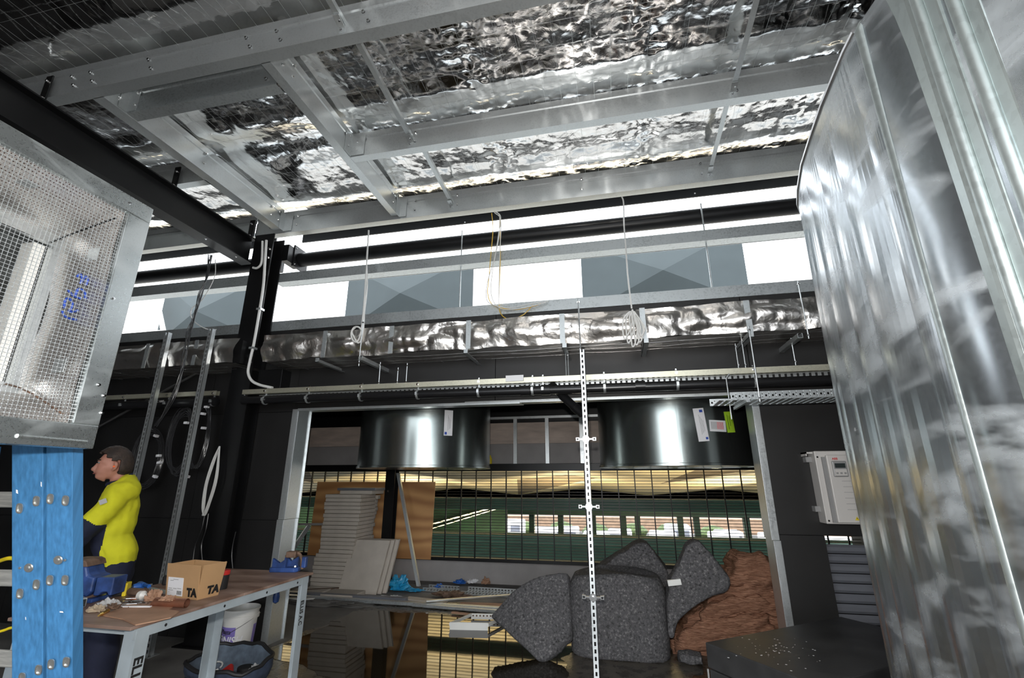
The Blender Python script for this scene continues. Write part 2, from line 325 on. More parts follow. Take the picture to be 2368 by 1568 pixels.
def put_text(txt, size, mat, parent, o, U, V, bold=0, ext=.0006, sx=1.0):
    """lettering starting at o, reading along U, ascenders along V"""
    me = text_mesh(txt, size, mat, ext, bold); U, V = Vector(U).normalized(), Vector(V).normalized(); Wd = U.cross(V)
    off = wloc(parent) if parent else Vector((0,0,0))
    for v in me.vertices:
        c = v.co; v.co = Vector(o) + U*c.x*sx + V*c.y + Wd*c.z - off
    ob = bpy.data.objects.new('lettering', me); COL.objects.link(ob)
    if parent: ob.parent = parent
    return ob
def cpoly(w, h, t=.003, lip=.0):
    """C section: web on the left side (x=0), flanges running to x=w"""
    if lip: return [(0,0),(w,0),(w,lip),(w-t,lip),(w-t,t),(t,t),(t,h-t),(w-t,h-t),(w-t,h-lip),(w,h-lip),(w,h),(0,h)]
    return [(0,0),(w,0),(w,t),(t,t),(t,h-t),(w,h-t),(w,h),(0,h)]
def purlin_poly(w, h, t=.003, lip=.02):
    """C purlin whose web carries two rolled steps"""
    o = [(0,0),(w,0),(w,lip),(w-t,lip),(w-t,t),(t,t),(t,h*.60),(t+.010,h*.63),(t+.010,h*.74),(t,h*.77),(t,h-t),(w-t,h-t),(w-t,h-lip),(w,h-lip),(w,h),(0,h),(0,h*.77),(.010,h*.74),(.010,h*.63),(0,h*.60)]
    return o
def ipoly(w, h, tf, tw):
    return [(-w/2,0),(w/2,0),(w/2,tf),(tw/2,tf),(tw/2,h-tf),(w/2,h-tf),(w/2,h),(-w/2,h),(-w/2,h-tf),(-tw/2,h-tf),(-tw/2,tf),(-w/2,tf)]
def lattice(nx, ny, cx, cy, seed):
    """smooth value noise sampled on an nx*ny raster with cx*cy cells"""
    rs = np.random.RandomState(seed); g = rs.rand(cy+3, cx+3)
    x = np.linspace(0, cx, nx, endpoint=False); y = np.linspace(0, cy, ny, endpoint=False)
    xi, yi = x.astype(int), y.astype(int); xf, yf = x-xi, y-yi
    xf = xf*xf*(3-2*xf); yf = (yf*yf*(3-2*yf))[:,None]
    a = g[np.ix_(yi, xi)]; b = g[np.ix_(yi, xi+1)]; c = g[np.ix_(yi+1, xi)]; d = g[np.ix_(yi+1, xi+1)]
    return (a*(1-xf)+b*xf)*(1-yf) + (c*(1-xf)+d*xf)*yf
def crumple(nx, ny, lx, ly, seed, cell=.16, octv=4):
    """creased sheet: folded (ridged) noise octaves"""
    h = np.zeros((ny, nx)); amp = 1.0
    for k in range(octv):
        n = lattice(nx, ny, max(2, int(lx/cell)), max(2, int(ly/cell)), seed+k*11); n2 = lattice(nx, ny, max(2, int(lx/cell*1.3)), max(2, int(ly/cell*.8)), seed+k*11+5)
        h += amp*(np.abs(n-.5)+np.abs(n2-.5)); amp *= .5; cell *= .5
    return h - h.mean()
def raster_mesh(name, X, Y, Z, mat, parent=None, smooth=True, origin=(0,0,0)):
    ny, nx = X.shape; o = Vector(origin)
    vs = np.stack([X-o.x, Y-o.y, Z-o.z], -1).reshape(-1, 3)
    i = np.arange(nx-1); j = np.arange(ny-1); a = (j[:,None]*nx+i[None,:]).ravel()
    fs = np.stack([a, a+1, a+nx+1, a+nx], -1)
    me = bpy.data.meshes.new(name); me.from_pydata(vs.tolist(), [], fs.tolist()); me.materials.append(mat)
    if smooth: me.polygons.foreach_set('use_smooth', [True]*len(me.polygons))
    ob = bpy.data.objects.new(name, me); COL.objects.link(ob)
    if parent: ob.parent = parent
    else: ob.location = o
    return ob

# ================================================================== STRUCTURE
YW = 4.774                                            # inner face of the rear wall
# floor: slab, murky puddle
struct(MB().bx(-9, 3.4, -3.2, 8.3, -.12, 0).build('floor', G['conc']), 'grey concrete floor slab, wet in places')
def puddle(pts, seed, z=.004):
    random.seed(seed); P2 = []
    n = len(pts)
    for i in range(n):
        a, b = Vector(pts[i]), Vector(pts[(i+1) % n])
        for k in range(10):
            p = a.lerp(b, k/10); q = mnoise.noise(Vector((p.x*3, p.y*3, seed)))*.16 + mnoise.noise(Vector((p.x*9, p.y*9, seed)))*.06
            d = (b-a).normalized(); P2.append((p.x - d.y*q, p.y + d.x*q))
    return MB().prism(P2, (0,0,-.002), (1,0,0), (0,1,0), (0,0,z+.002))
pud = puddle([(-3.4,4.6),(-2.4,4.1),(-1.6,3.3),(-.9,3.2),(-.55,4.2),(-.50,4.75),(-.55,5.2),(.7,5.9),(-.2,6.3),(-1.7,6.25),(-2.6,6.2),(-3.4,6.1)], 3).build('puddle', G['water'])
tag(pud, 'shallow puddle of dark water spread across the doorway floor', 'puddle', kind='stuff')
wetf = puddle([(-3.2,3.2),(-.5,2.9),(1.2,2.9),(1.24,4.6),(1.24,6.3),(.5,6.8),(-3.3,6.7),(-3.45,4.9)], 12, .0015).build('wet_patch', G['wetg'])
tag(wetf, 'dark wet gritty concrete around the puddle and felt', 'wet floor', kind='stuff')
pud2 = puddle([(.35,4.1),(.8,4.45),(1.15,4.95),(1.1,5.25),(.6,4.95),(.30,4.55)], 8, .003).build('puddle', G['water'])
tag(pud2, 'small film of water between the black case and the felt', 'puddle', kind='stuff')
# rear wall of black faced boards with a wide doorway and a louvre cut-out
wall = struct(MB().bx(-9, -3.62, 4.80, 4.88, 0, 3.37).bx(-3.62, 1.31, 4.80, 4.88, 2.38, 3.37).bx(1.31, 1.70, 4.80, 4.88, 0, 3.37).bx(1.70, 3.2, 4.80, 4.88, 1.145, 3.37).bx(1.70, 3.2, 4.80, 4.88, 0, .40).build('wall_back', G['blk']), 'rear wall lined with matt black boards around a wide doorway')
def panel(x0, x1, z0, z1, dy=0):
    g = .003; MB().bx(x0+g, x1-g, YW+dy, 4.802, z0+g, z1-g).build('wall_panel', G['wall'], wall)
for i, (a, b) in enumerate([(-9,-7.2),(-7.2,-4.8),(-4.8,-3.62)]):
    for j, (c, d) in enumerate([(0,1.18),(1.18,2.36),(2.36,3.37)]): panel(a, b, c, d, ((i*3+j) % 3)*.002)
panel(-3.62, -1.22, 2.38, 3.37); panel(-1.22, 1.31, 2.38, 3.37, .002)
panel(1.31, 1.70, 0, 1.145, .003); panel(1.70, 3.2, 0, .40, .001); panel(1.31, 3.2, 1.145, 2.36, 0); panel(1.31, 3.2, 2.36, 3.37, .002)
# galvanised doorway trims
def trim(name, mb, label): o = struct(mb.build(name, G['galv'], bevel=.002), label); return o
trim('trim_1', MB().bx(-3.632,-3.565,4.755,4.774,1.19,2.385).bx(-3.568,-3.552,4.755,4.985,1.19,2.385).bx(-3.565,-3.535,4.975,4.985,1.19,2.385), 'upper galvanised steel jamb at the left of the doorway')
trim('trim_2', MB().bx(-3.640,-3.570,4.750,4.773,.0,1.188).bx(-3.574,-3.558,4.750,4.985,.0,1.188).bx(-3.570,-3.540,4.975,4.985,0,1.188), 'lower galvanised steel jamb behind the workbench')
trim('trim_3', MB().bx(1.282,1.335,4.755,4.774,1.10,2.385).bx(1.272,1.285,4.755,4.985,1.10,2.385), 'upper galvanised steel jamb at the right of the doorway')
trim('trim_4', MB().bx(1.292,1.342,4.750,4.773,0,1.098).bx(1.282,1.295,4.750,4.985,0,1.098), 'lower galvanised steel jamb beside the brown insulation')
trim('trim_5', MB().bx(-3.565,-.95,4.752,4.774,2.362,2.392).bx(-3.565,-.95,4.755,4.985,2.378,2.392), 'left length of galvanised doorway head trim')
trim('trim_6', MB().bx(-1.55,1.282,4.756,4.776,2.372,2.402).bx(-1.55,1.282,4.776,4.985,2.390,2.402), 'right length of galvanised doorway head trim')
# side and rear walls of the plant room (behind and beside the photographer)
struct(MB().bx(3.2,3.3,-3.2,4.88,0,5.1).build('wall_right', G['wall'])); struct(MB().bx(-9.1,-9,-3.2,4.88,0,5.1).build('wall_left', G['wall']))
struct(MB().bx(-9.1,-9,4.88,8.3,0,2.95).build('wall_bay_left', G['blk']))
struct(MB().bx(-9,-3.6,-3.3,-3.2,0,5.1).bx(-3.6,2.9,-3.3,-3.2,4.6,5.1).bx(2.9,3.3,-3.3,-3.2,0,5.1).build('wall_front', G['brownroom']), 'front wall behind the photographer with an open roller doorway')
struct(MB().bx(-30,30,-40,-3.3,-.2,-.02).build('ground_front', G['soil']), 'paved yard outside the front doorway')
# roof: crumpled foil blanket under the roof sheet
struct(MB().bx(-9.1,3.3,-3.3,4.98,5.12,5.2).build('roof', G['blk']), 'roof sheeting above the foil blanket')
nx, ny = 620, 330; lx, ly = 10.2, 5.2
xs = np.linspace(-7.4, 2.8, nx); ys = np.linspace(-.3, 4.9, ny); XX, YY = np.meshgrid(xs, ys)
h = crumple(nx, ny, lx, ly, 21, .42, 4)
band = np.zeros_like(XX)
for bxx, wd in ((-1.03,.16),(.47,.14),(1.95,.12),(-5.6,.16)): band += np.exp(-((XX-bxx+.05*np.sin(YY*3))/wd)**2)
smooth_l = np.clip((XX+4.0)/1.2, .0, 1)                      # smoother sheet on the left, more crushed on the right
fine = crumple(nx, ny, lx, ly, 57, .10, 3)
ax = np.full_like(XX, 0.0)
Z = 5.045 + h*.014*(.35+.65*smooth_l) + fine*.020*band + crumple(nx, ny, lx, ly, 91, .12, 2)*.004*smooth_l + lattice(nx, ny, 18, 8, 4)*.014
for yp in (2.33, 3.55, 4.77): Z += .030*np.exp(-((YY-yp)/.16)**2) - .022*np.exp(-((YY-yp+.30)/.12)**2)*(.5+lattice(nx, ny, 60, 3, 9))
yb = np.linspace(-3.2, -.29, 40); xb = np.linspace(-8.9, 3.2, 120); XB, YB = np.meshgrid(xb, yb)
struct(raster_mesh('ceiling_rear', XB, YB, 5.045+.02*lattice(120, 40, 30, 10, 3), G['foil']), 'foil lining over the part of the room behind the camera')
ceil = raster_mesh('ceiling', XX, YY, Z, G['foil']); struct(ceil, 'crumpled silver foil insulation lining the roof')
# ================================================================== ROOF STEEL
sm = MB(); 
for x in np.arange(-7.2, 2.8, .15): sm.tube([(x,.2,5.006+random.uniform(-.006,.006)),(x+.01,2.3,5.000),(x,4.8,5.006)], .0010, 4)
for y in np.arange(.35, 4.8, .30): sm.tube([(-7.3,y,5.003),(-3,y+.01,5.0),(2.8,y,5.003)], .0010, 4)
tag(sm.build('safety_mesh', G['galv']), 'fine wire safety mesh strung below the roof foil', 'wire mesh', kind='stuff')
def purlin_x(x0, x1, y, label, w=.085, h=.285, zb=4.73, mat='galv', nm='roof_purlin'):
    o = MB().prism(purlin_poly(w, h), (x0, y, zb), (0,1,0), (0,0,1), (x1-x0, 0, 0)).build(nm, G[mat], fix=True)
    return tag(o, label, 'purlin', 'galvanised roof purlins')
def purlin_y(x, y0, y1, label, w=.085, h=.285, zb=4.73):
    o = MB().prism(purlin_poly(w, h), (x, y0, zb), (-1,0,0), (0,0,1), (0, y1-y0, 0)).build('roof_trimmer', G['galv'], fix=True)
    return tag(o, label, 'purlin', 'galvanised roof trimmers')
pA = purlin_x(-4.62, 2.9, 2.31, 'galvanised purlin crossing the roof nearest the camera', .095)
pB = purlin_x(-2.45, 2.9, 3.56, 'galvanised purlin in mid roof ending at the trimmer')
pB2 = purlin_x(-8.4, -4.19, 3.56, 'short view of galvanised purlin left of the black rafter')
pA2 = purlin_x(-8.4, -4.63, 2.31, 'galvanised purlin end over the wire-mesh plenum')
pC = purlin_x(-4.52, 2.9, 4.70, 'galvanised eaves purlin along the top of the clerestory', .10, .31, 4.70)
pC2 = purlin_x(-8.4, -4.53, 4.70, 'galvanised eaves purlin left of the black column', .10, .31, 4.70)
t1 = purlin_y(-4.09, 2.40, 4.66, 'galvanised trimmer running back beside the black rafter', .115)
t2 = purlin_y(-2.455, 2.40, 4.66, 'galvanised trimmer running back where the mid purlin stops')
t3 = purlin_x(-4.08, -2.56, 2.60, 'short galvanised cross piece between the two trimmers', .10, .285, 4.73, 'galvd')
for x in (-4.35,-4.15,-3.55,-2.62,-2.35,-1.62): bolt(pA, (x, 2.309, 4.90)); bolt(pA, (x+.05, 2.309, 4.80))
for x, y in ((-4.0,2.598),(-2.66,2.598)): bolt(t3, (x, y, 4.93)); bolt(t3, (x, y, 4.80))
for y in (2.52, 2.60, 3.42, 4.45, 4.58): bolt(t1, (-4.088, y, 4.94), (1,0,0)); bolt(t1, (-4.088, y, 4.82), (1,0,0))
for y in (2.52, 2.64, 3.50, 4.52): bolt(t2, (-2.453, y, 4.94), (1,0,0)); bolt(t2, (-2.453, y, 4.82), (1,0,0))
for x in (-4.3,-3.9,-2.25,-1.7,-.2,1.1): bolt(pC, (x, 4.699, 4.93)); bolt(pC, (x, 4.699, 4.80))
for x in (-2.38,-1.75,1.2): bolt(pB, (x, 3.559, 4.90)); bolt(pB, (x, 3.559, 4.80))
def cleat(mb, label): tag(mb.build('purlin_cleat', G['galv']), label, 'bracket', 'galvanised angle cleats on the trimmers')
cleat(MB().bx(-2.452,-2.30,3.548,3.556,4.74,4.97).bx(-2.452,-2.447,3.45,3.556,4.74,4.97), 'galvanised angle cleat where the mid purlin meets the trimmer')
cleat(MB().bx(-2.452,-2.36,4.688,4.696,4.72,4.97).bx(-2.452,-2.447,4.60,4.696,4.72,4.97), 'galvanised angle cleat joining the trimmer to the eaves purlin')
cleat(MB().bx(-4.086,-3.97,4.688,4.696,4.72,4.97).bx(-4.086,-4.081,4.60,4.696,4.72,4.97), 'galvanised angle cleat at the eaves beside the black rafter')
cleat(MB().bx(-4.086,-3.98,2.590,2.598,4.74,4.98).bx(-4.086,-4.081,2.52,2.60,4.74,4.98), 'galvanised angle cleat at the left end of the short cross piece')
# bridging struts between purlins
def bridging(x, y0, y1, label, z0=4.90, z1=4.82):
    o = MB().bar((x,y0,z0),(x,y1,z1),.042,.005).bar((x+.019,y0,z0+.02),(x+.019,y1,z1+.02),.005,.042).build('bridging_strut', G['galv'])
    e = MB().bar((x-.004,y1-.09,z1-.006),(x-.004,y1+.004,z1-.03),.05,.01).bar((x,y1-.002,z1-.07),(x,y1-.002,z1+.03),.05,.006,(0,1,0)).build('end_clip', G['galv'], o)
    bolt(o, (x-.01, y1-.004, z1-.045), (0,-1,0), None, .8); bolt(o, (x+.004, y1-.05, z1-.012), (0,0,-1), None, .8)
    tag(o, label, 'strut', 'roof bridging struts')
bridging(-1.78, .9, 2.31, 'bridging strut entering at the top edge of the picture')
bridging(-1.79, 2.41, 3.56, 'left bridging strut between the near and mid purlins')
bridging(-1.77, 3.65, 4.70, 'left bridging strut between the mid and eaves purlins')
bridging(1.175, 2.41, 3.56, 'right bridging strut between the near and mid purlins')
bridging(1.185, 3.65, 4.70, 'right bridging strut between the mid and eaves purlins')
bridging(1.17, .9, 2.31, 'right bridging strut overhead before the near purlin')
# black rafter, cleats, column
rf = MB().prism(ipoly(.17,.34,.014,.010), (-4.445,-3.1,4.225), (1,0,0), (0,0,1), (0,7.68,0)).build('rafter_beam', G['blk'], fix=True)
tag(rf, 'black painted steel rafter running diagonally overhead to the column', 'beam')
for y in (3.9, 4.35): bolt(rf, (-4.40, y, 4.223), (0,0,-1), None, .7)
for y, l in ((2.29,'nearest'),(3.54,'middle'),(4.675,'farthest')):
    c = MB().bx(-4.60,-4.53,y-.012,y,4.55,4.93).build('purlin_bracket', G['blk'])
    bolt(c, (-4.565,y-.013,4.87)); bolt(c, (-4.565,y-.013,4.70)); tag(c, l+' black steel bracket standing on the rafter', 'bracket', 'black rafter brackets')
cl = thing('steel_column', 'black painted steel column standing at the end of the rafter', 'column', (-4.235,4.66,0))
MB().bx(-4.375,-4.095,4.56,4.575,.012,4.62).build('front_flange', G['blk'], cl); MB().bx(-4.375,-4.095,4.745,4.76,.012,4.62).build('rear_flange', G['blk'], cl); MB().bx(-4.245,-4.225,4.575,4.745,.012,4.62).build('web', G['blk'], cl)
MB().bx(-4.45,-4.02,4.50,4.765,0,.012).build('base_plate', G['blk'], cl)
for z in (3.0,2.92,2.55,4.40,4.28): bolt(cl, (-4.13,4.559,z), (0,-1,0), None, 1.3)
# ================================================================== CLERESTORY
def railx(name, mb, mat, label, cat, grp=None, smooth=False): return tag(mb.build(name, G[mat], smooth=smooth, fix=True), label, cat, grp)
railx('eaves_beam', MB().bx(-4.03,3.1,5.0,5.02,4.715,4.95), 'blk', 'black steel beam under the eaves right of the column', 'beam', 'black eaves beams')
railx('eaves_beam', MB().bx(-8.9,-4.45,5.0,5.02,4.715,4.95), 'blk', 'black steel beam under the eaves left of the column', 'beam', 'black eaves beams')
pp = railx('tie_pipe', MB().tube([(-4.0,5.0,4.445),(3.1,5.0,4.452)], .092, 28), 'blk', 'thick black steel pipe spanning the clerestory right of the column', 'pipe', 'black tie pipes', True)
MB().bx(-4.03,-4.005,4.86,5.14,4.30,4.60).bx(-4.12,-4.02,4.76,5.02,4.33,4.56).build('end_plate', G['blk'], pp)
for z in (4.34,4.56): bolt(pp, (-4.02,4.89,z), (0,-1,0), None, 1.4); 
pp2 = railx('tie_pipe', MB().tube([(-8.9,5.0,4.445),(-4.42,5.0,4.445)], .092, 28), 'blk', 'thick black steel pipe left of the column behind the rafter', 'pipe', 'black tie pipes', True)
MB().bx(-4.43,-4.33,4.76,5.09,4.33,4.56).build('end_plate', G['blk'], pp2)
def girt(x0, x1, z, d, h, label, nm='wall_girt'):
    o = MB().prism(cpoly(d, h, .004, .02), (x0, YW-.004, z), (0,1,0), (0,0,1), (x1-x0,0,0)).build(nm, G['galvd'], fix=True); return tag(o, label, 'girt', 'galvanised wall girts')
gu = girt(-4.16, 3.1, 4.03, .15, .125, 'upper galvanised girt across the clerestory right of the column')
MB().bx(-4.06,3.1,4.91,4.925,4.03,4.06).build('rear_lip', G['galv'], gu)
gl = girt(-4.16, 3.1, 3.37, .20, .125, 'lower galvanised girt above the foil-wrapped duct')
girt(-8.9, -4.50, 4.03, .15, .145, 'upper galvanised girt left of the black column'); gl2 = girt(-8.9, -4.47, 3.37, .20, .125, 'lower galvanised girt left of the black column')
for px in (1065, 1643):
    x = at(px, 640, Y=4.84).x
    tag(MB().tube([(x,4.84,3.48),(x,4.84,4.52)], .008, 8).build('sag_rod', G['galvd'], smooth=True), ('left' if px < 1200 else 'right')+' thin sag rod tying the two clerestory girts', 'rod', 'clerestory sag rods')
for px in (1075, 1607):      # daylight shows through small holes in the eaves beam; pale discs stand in for that light
    p = at(px, 514 if px < 1200 else 447, Y=4.996); tag(MB().lathe([(.009,0),(.009,.003)], p, 10, 'y').build('hole_daylight', G['paper']), ('left' if px < 1200 else 'right')+' small pale disc standing for daylight through the black eaves beam', 'plug', 'eaves beam daylight discs')
# ------------------------------------------------------------------ outer facade of folded sheets
def pyramid(x0, x1, z0, z1, y, dep, mat, label, nm, cat, grp):
    c = ((x0+x1)/2, y-dep, z0+(z1-z0)*.42); t = thing(nm, label, cat, ((x0+x1)/2, y, z0), grp); a, b, d, e = (x0,y,z0), (x1,y,z0), (x1,y,z1), (x0,y,z1)
    for nmf, tri in (('lower_facet',(a,b,c)),('right_facet',(b,d,c)),('upper_facet',(d,e,c)),('left_facet',(e,a,c))):
        back = [Vector(p)+Vector((0,.004,0)) for p in tri]
        MB().add(list(tri)+back, [(0,1,2),(5,4,3),(0,3,4,1),(1,4,5,2),(2,5,3,0)]).build(nmf, mat, t)
FY = 8.5
def fx(px, py): return at(px, py, Y=FY).x
cols = [(fx(803,680), fx(1093,680), 'solid'), (fx(1093,680)+.01, fx(1345,640)-.01, 'white'), (fx(1345,640), fx(1725,620), 'solid'), (fx(1725,620)+.01, 4.8, 'white'),
        (fx(606,700)+.01, fx(803,680)-.01, 'white'), (fx(374,720), fx(606,700), 'solid'), (fx(374,720)-2.6, fx(374,720)-.01, 'white')]
names = {0:'left grey folded facade sheet seen through the clerestory', 1:'white glowing facade sheet between the two grey sheets', 2:'right grey folded facade sheet seen through the clerestory', 3:'white glowing facade sheet beside the big duct', 4:'white glowing facade sheet just right of the column', 5:'grey folded facade sheet left of the black column', 6:'white glowing facade sheet behind the outside ladder'}
for i, (a, b, k) in enumerate(cols):
    pyramid(a, b, 4.62, 6.10, FY, .36, G['facade'] if k == 'solid' else G['trans'], names[i], 'facade_sheet', 'facade panel', 'folded facade sheets')
for k, x in enumerate(sorted(b for a, b, kk in cols if kk == 'solid') + sorted(a for a, b, kk in cols if kk == 'solid')):
    sg = -1 if k < 3 else 1; tag(MB().bx(min(x,x+sg*.08), max(x,x+sg*.08), 8.51, 8.62, 3.05, 6.1).build('facade_post', G['blk']), 'dark steel post behind the edge of a grey facade sheet', 'post', 'facade posts')
# an extension ladder leaning outside on the facade
lad = thing('extension_ladder', 'pale ladder leaning outside the clerestory beyond the column', 'ladder', (at(330,770,Y=8.0).x, 8.0, 4.0))
la0, la1 = at(300,640,Y=8.3), at(342,790,Y=8.0); lb0, lb1 = at(352,640,Y=8.3), at(383,790,Y=8.0)
for p, q in ((la0, la1), (lb0, lb1)):
    d = (q-p); MB().bar(p-d*.8, q+d*.4, .09, .05, (0,1,0)).build('rail', G['white_metal'], lad)
for t in (-.55,-.2,.15,.5,.85,1.2): MB().tube([la0.lerp(la1,t), lb0.lerp(lb1,t)], .022, 8).build('rung', G['white_metal'], lad, smooth=True)
# ================================================================== FOIL-WRAPPED DUCT AND SERVICES ON THE REAR WALL
def foil_duct(x0, x1, label, seed):
    t = thing('wrapped_duct', label, 'duct', ((x0+x1)/2, 4.56, 2.857)); n = int((x1-x0)/.018); m = 26
    xs = np.linspace(x0, x1, n); us = np.linspace(0, 1, m); XX, UU = np.meshgrid(xs, us)
    n1 = np.abs(lattice(n, m, int((x1-x0)/.20), 3, seed)-.5)*2; n2 = np.abs(lattice(n, m, int((x1-x0)/.09), 2, seed+2)-.5)*2; n3 = lattice(n, m, int((x1-x0)/.35), 2, seed+4)
    y = 4.35 - .030*n1 - .012*n2 - .05*(n3-.5) - .03*np.sin(UU*np.pi)
    zb = 2.857 + .02*lattice(n, m, int((x1-x0)/.22), 1, seed+6); z = zb + UU*(3.16-zb)
    raster_mesh('front_face', XX, y, z, G['ductfoil'], t)
    for o in t.children: o.data.transform(Matrix.Translation(-wloc(t)))
    n, m = int((x1-x0)/.04), 14; xs = np.linspace(x0, x1, n); ys = np.linspace(4.345, 4.80, m); XX, YY = np.meshgrid(xs, ys)
    o = raster_mesh('underside', XX, YY, 2.862 + .014*lattice(n, m, int((x1-x0)/.3), 3, seed+8), G['ductfoil'], t); o.data.transform(Matrix.Translation(-wloc(t)))
    MB().bx(x0, x1, 4.40, 4.795, 2.88, 3.15).build('core', G['blk'], t)
    net = MB()
    for y in (4.42,4.55,4.68):
        net.tube([(x, y+random.uniform(-.01,.01), 2.85+random.uniform(-.012,.004)) for x in np.arange(x0+.05, x1, .25)], .0016, 4)
    for x in np.arange(x0+.2, x1, .42): net.tube([(x,4.36,2.85),(x+.05,4.55,2.842),(x+.1,4.75,2.85)], .0016, 4)
    net.build('wire_netting', G['steel'], t); return t
fd = foil_duct(at(611,815,Y=4.35).x, 2.6, 'foil-wrapped duct running along the wall above the doorway', 5)
fd2 = foil_duct(-8.6, at(549,815,Y=4.35).x, 'foil-wrapped duct continuing left of the black column', 77)
def strap(px, py, parent, y=4.285, w=.05):
    x = at(px, py, Y=y).x; MB().bx(x-w/2, x+w/2, y, y+.003, 2.85, 3.15).build('hanger_strap', G['galvd'], parent); return x
for px, py in ((750,790),(905,775),(1083,765),(1300,755),(1487,745),(1730,730)): strap(px, py, fd)
for px, py in ((330,850),(445,840)): strap(px, py, fd2)
def angle_y(x, y0, y1, z, label, mat='galvd', s=.045):
    o = MB().bx(x-s/2,x+s/2,y0,y1,z,z+.004).bx(x-s/2,x-s/2+.004,y0,y1,z,z+s).bx(x-s/2,x+s/2,y0,y0+.004,z,z+s).build('duct_bracket', G[mat]); return tag(o, label, 'bracket', 'steel arms below the wrapped duct')
for x, l in ((-3.05,'first'),(-1.40,'third'),(-.42,'fourth'),(.33,'fifth'),(1.22,'sixth')): angle_y(x, 4.27, 4.80, 2.80, l+' angle bracket from the column under the foil duct')
def strut41(p, q, name, label, mat, up=(0,0,1), parent=None, s=.041):
    p, q = Vector(p), Vector(q); d = (q-p).normalized(); a = d.cross(Vector(up)).normalized(); b = Vector(up)
    o = MB().prism(cpoly(s, s, .0035, .009), p - a*s/2 - b*s/2, b, a, q-p).build(name, G[mat], parent, fix=True)
    if label: tag(o, label, 'strut', 'slotted steel struts')
    return o
strut41((-2.49,4.18,2.79),(-2.49,4.80,2.79),'bracket_strut','steel channel arm under the duct with two threaded rods','galvd')
strut41((1.61,4.28,2.79),(1.61,4.80,2.79),'bracket_strut','steel channel arm under the duct near the big right duct','galvd')
def rod(px, y0, y1, Yp, label, r=.0055, mat='galv'):
    a, b = at(px, y0, Y=Yp), at(px, y1, Y=Yp); x = a.x
    o = MB().tube([(x,Yp,a.z),(x,Yp,b.z)], r, 8).build('threaded_rod', G[mat], smooth=True)
    for z in (a.z-.03, b.z+.03): MB().lathe([(.013,-.006),(.013,.006)], (x,Yp,z), 6).build('nut', G['chrome'], o)
    return tag(o, label, 'rod', 'threaded hanger rods')
rod(840,740,846,4.20,'threaded rod hanging left of the white cable loop')
for px, y0, y1, l in ((880,838,892,'left threaded rod of three between duct and strut'),(921,850,890,'middle threaded rod of three between duct and strut'),(942,840,890,'right threaded rod of three between duct and strut'),
    (1307,800,878,'left threaded rod beside the slotted post'),(1313,815,878,'right threaded rod beside the slotted post'),(1700,795,852,'left of two short rods above the cable tray'),(1714,780,852,'right of two short rods above the cable tray'),(1829,782,845,'threaded rod dropping from the rightmost channel arm')): rod(px, y0, y1, 4.50, l)
rod(1731,755,930,4.10,'long threaded rod holding up the perforated cable tray', .006); rod(1845,650,785,4.28,'threaded rod clipped to the lower girt at far right', .006); rod(1337,692,815,4.20,'threaded rod above the slotted post', .006)
ws = thing('service_strut', 'long zinc strut carrying the black pipe across the wall', 'strut', (-1,4.5,2.53)); 
strut41((-4.10,4.5,2.555),(2.3,4.5,2.545), 'channel', None, 'galvy', (0,0,1), ws, .052)
pl_ = at(1190,882,Y=4.465); MB().bx(pl_.x-.09, pl_.x+.09, 4.462, 4.470, 2.54, 2.60).build('splice_plate', G['paper'], ws)
pf = MB()
for i in range(120):
    x = -3.9 + i*.05; pf.bx(x, x+.03, 4.565, 4.568, 2.478, 2.520)
pf.bx(-3.95,2.3,4.565,4.568,2.470,2.480).bx(-3.95,2.3,4.565,4.568,2.520,2.530).build('perforated_strip', G['galv'], ws)
ws2 = thing('service_strut', 'zinc strut on the wall left of the black column', 'strut', (-6,4.5,2.53)); strut41((-6.6,4.5,2.56),(-4.45,4.5,2.56), 'channel', None, 'galvy', (0,0,1), ws2, .052)
wp = thing('drain_pipe', 'black plastic pipe clamped under the strut above the doorway', 'pipe', (-1,4.5,2.40))
MB().tube([(-4.1,4.50,2.462),(2.3,4.50,2.432)], .044, 20).build('pipe_run', G['pvc'], wp, smooth=True)
b0 = at(1275,890,Y=4.50); b1 = at(1300,915,Y=4.62); b2 = at(1347,958,Y=4.74)
MB().tube([b0, b1, b2], .042, 18).build('branch_pipe', G['pvc'], wp, smooth=True)
for px in (1215,1262,1480): x = at(px,885,Y=4.5).x; MB().tube([(x-.045,4.5,2.447),(x+.045,4.5,2.446)], .051, 20).build('coupling', G['pvc'], wp, smooth=True)
m1, m2 = b1.lerp(b2,.55), b1.lerp(b2,.8); MB().tube([m1, m2], .048, 18).build('coupling', G['pvc'], wp, smooth=True)
def clamp(x, zc, parent, y=4.5):
    MB().lathe([(.050,-.011),(.050,.011),(.046,.011),(.046,-.011)], (x,y,zc), 18, 'x', True).build('pipe_clamp', G['galv'], parent, smooth=True)
    MB().bx(x-.011,x+.011,y-.062,y-.048,zc-.012,zc+.02).bx(x-.006,x+.006,y-.006,y+.006,zc+.048,zc+.075).build('clamp_lug', G['galv'], parent); bolt(parent, (x,y-.028,2.555), (0,-1,0), None, .9); bolt(parent,(x,y,2.583),(0,0,1),None,.9)
for px in (619,717,838,968,1108,1232,1256,1398,1566,1746): clamp(at(px,890,Y=4.5).x, 2.447 + (1256-px)*.000012, wp)
wp2 = thing('drain_pipe', 'black plastic pipe on the wall left of the column with white print', 'pipe', (-6,4.5,2.40)); MB().tube([(-7.0,4.50,2.455),(-4.45,4.50,2.462)], .052, 18).build('pipe_run', G['pvc'], wp2, smooth=True)
for px in (290,390,495): clamp(at(px,925,Y=4.5).x, 2.458, wp2)
put_text('2000 PVC 1000', .035, G['paper'], wp2, (-5.35,4.447,2.47), (1,0,0), (0,0,1))
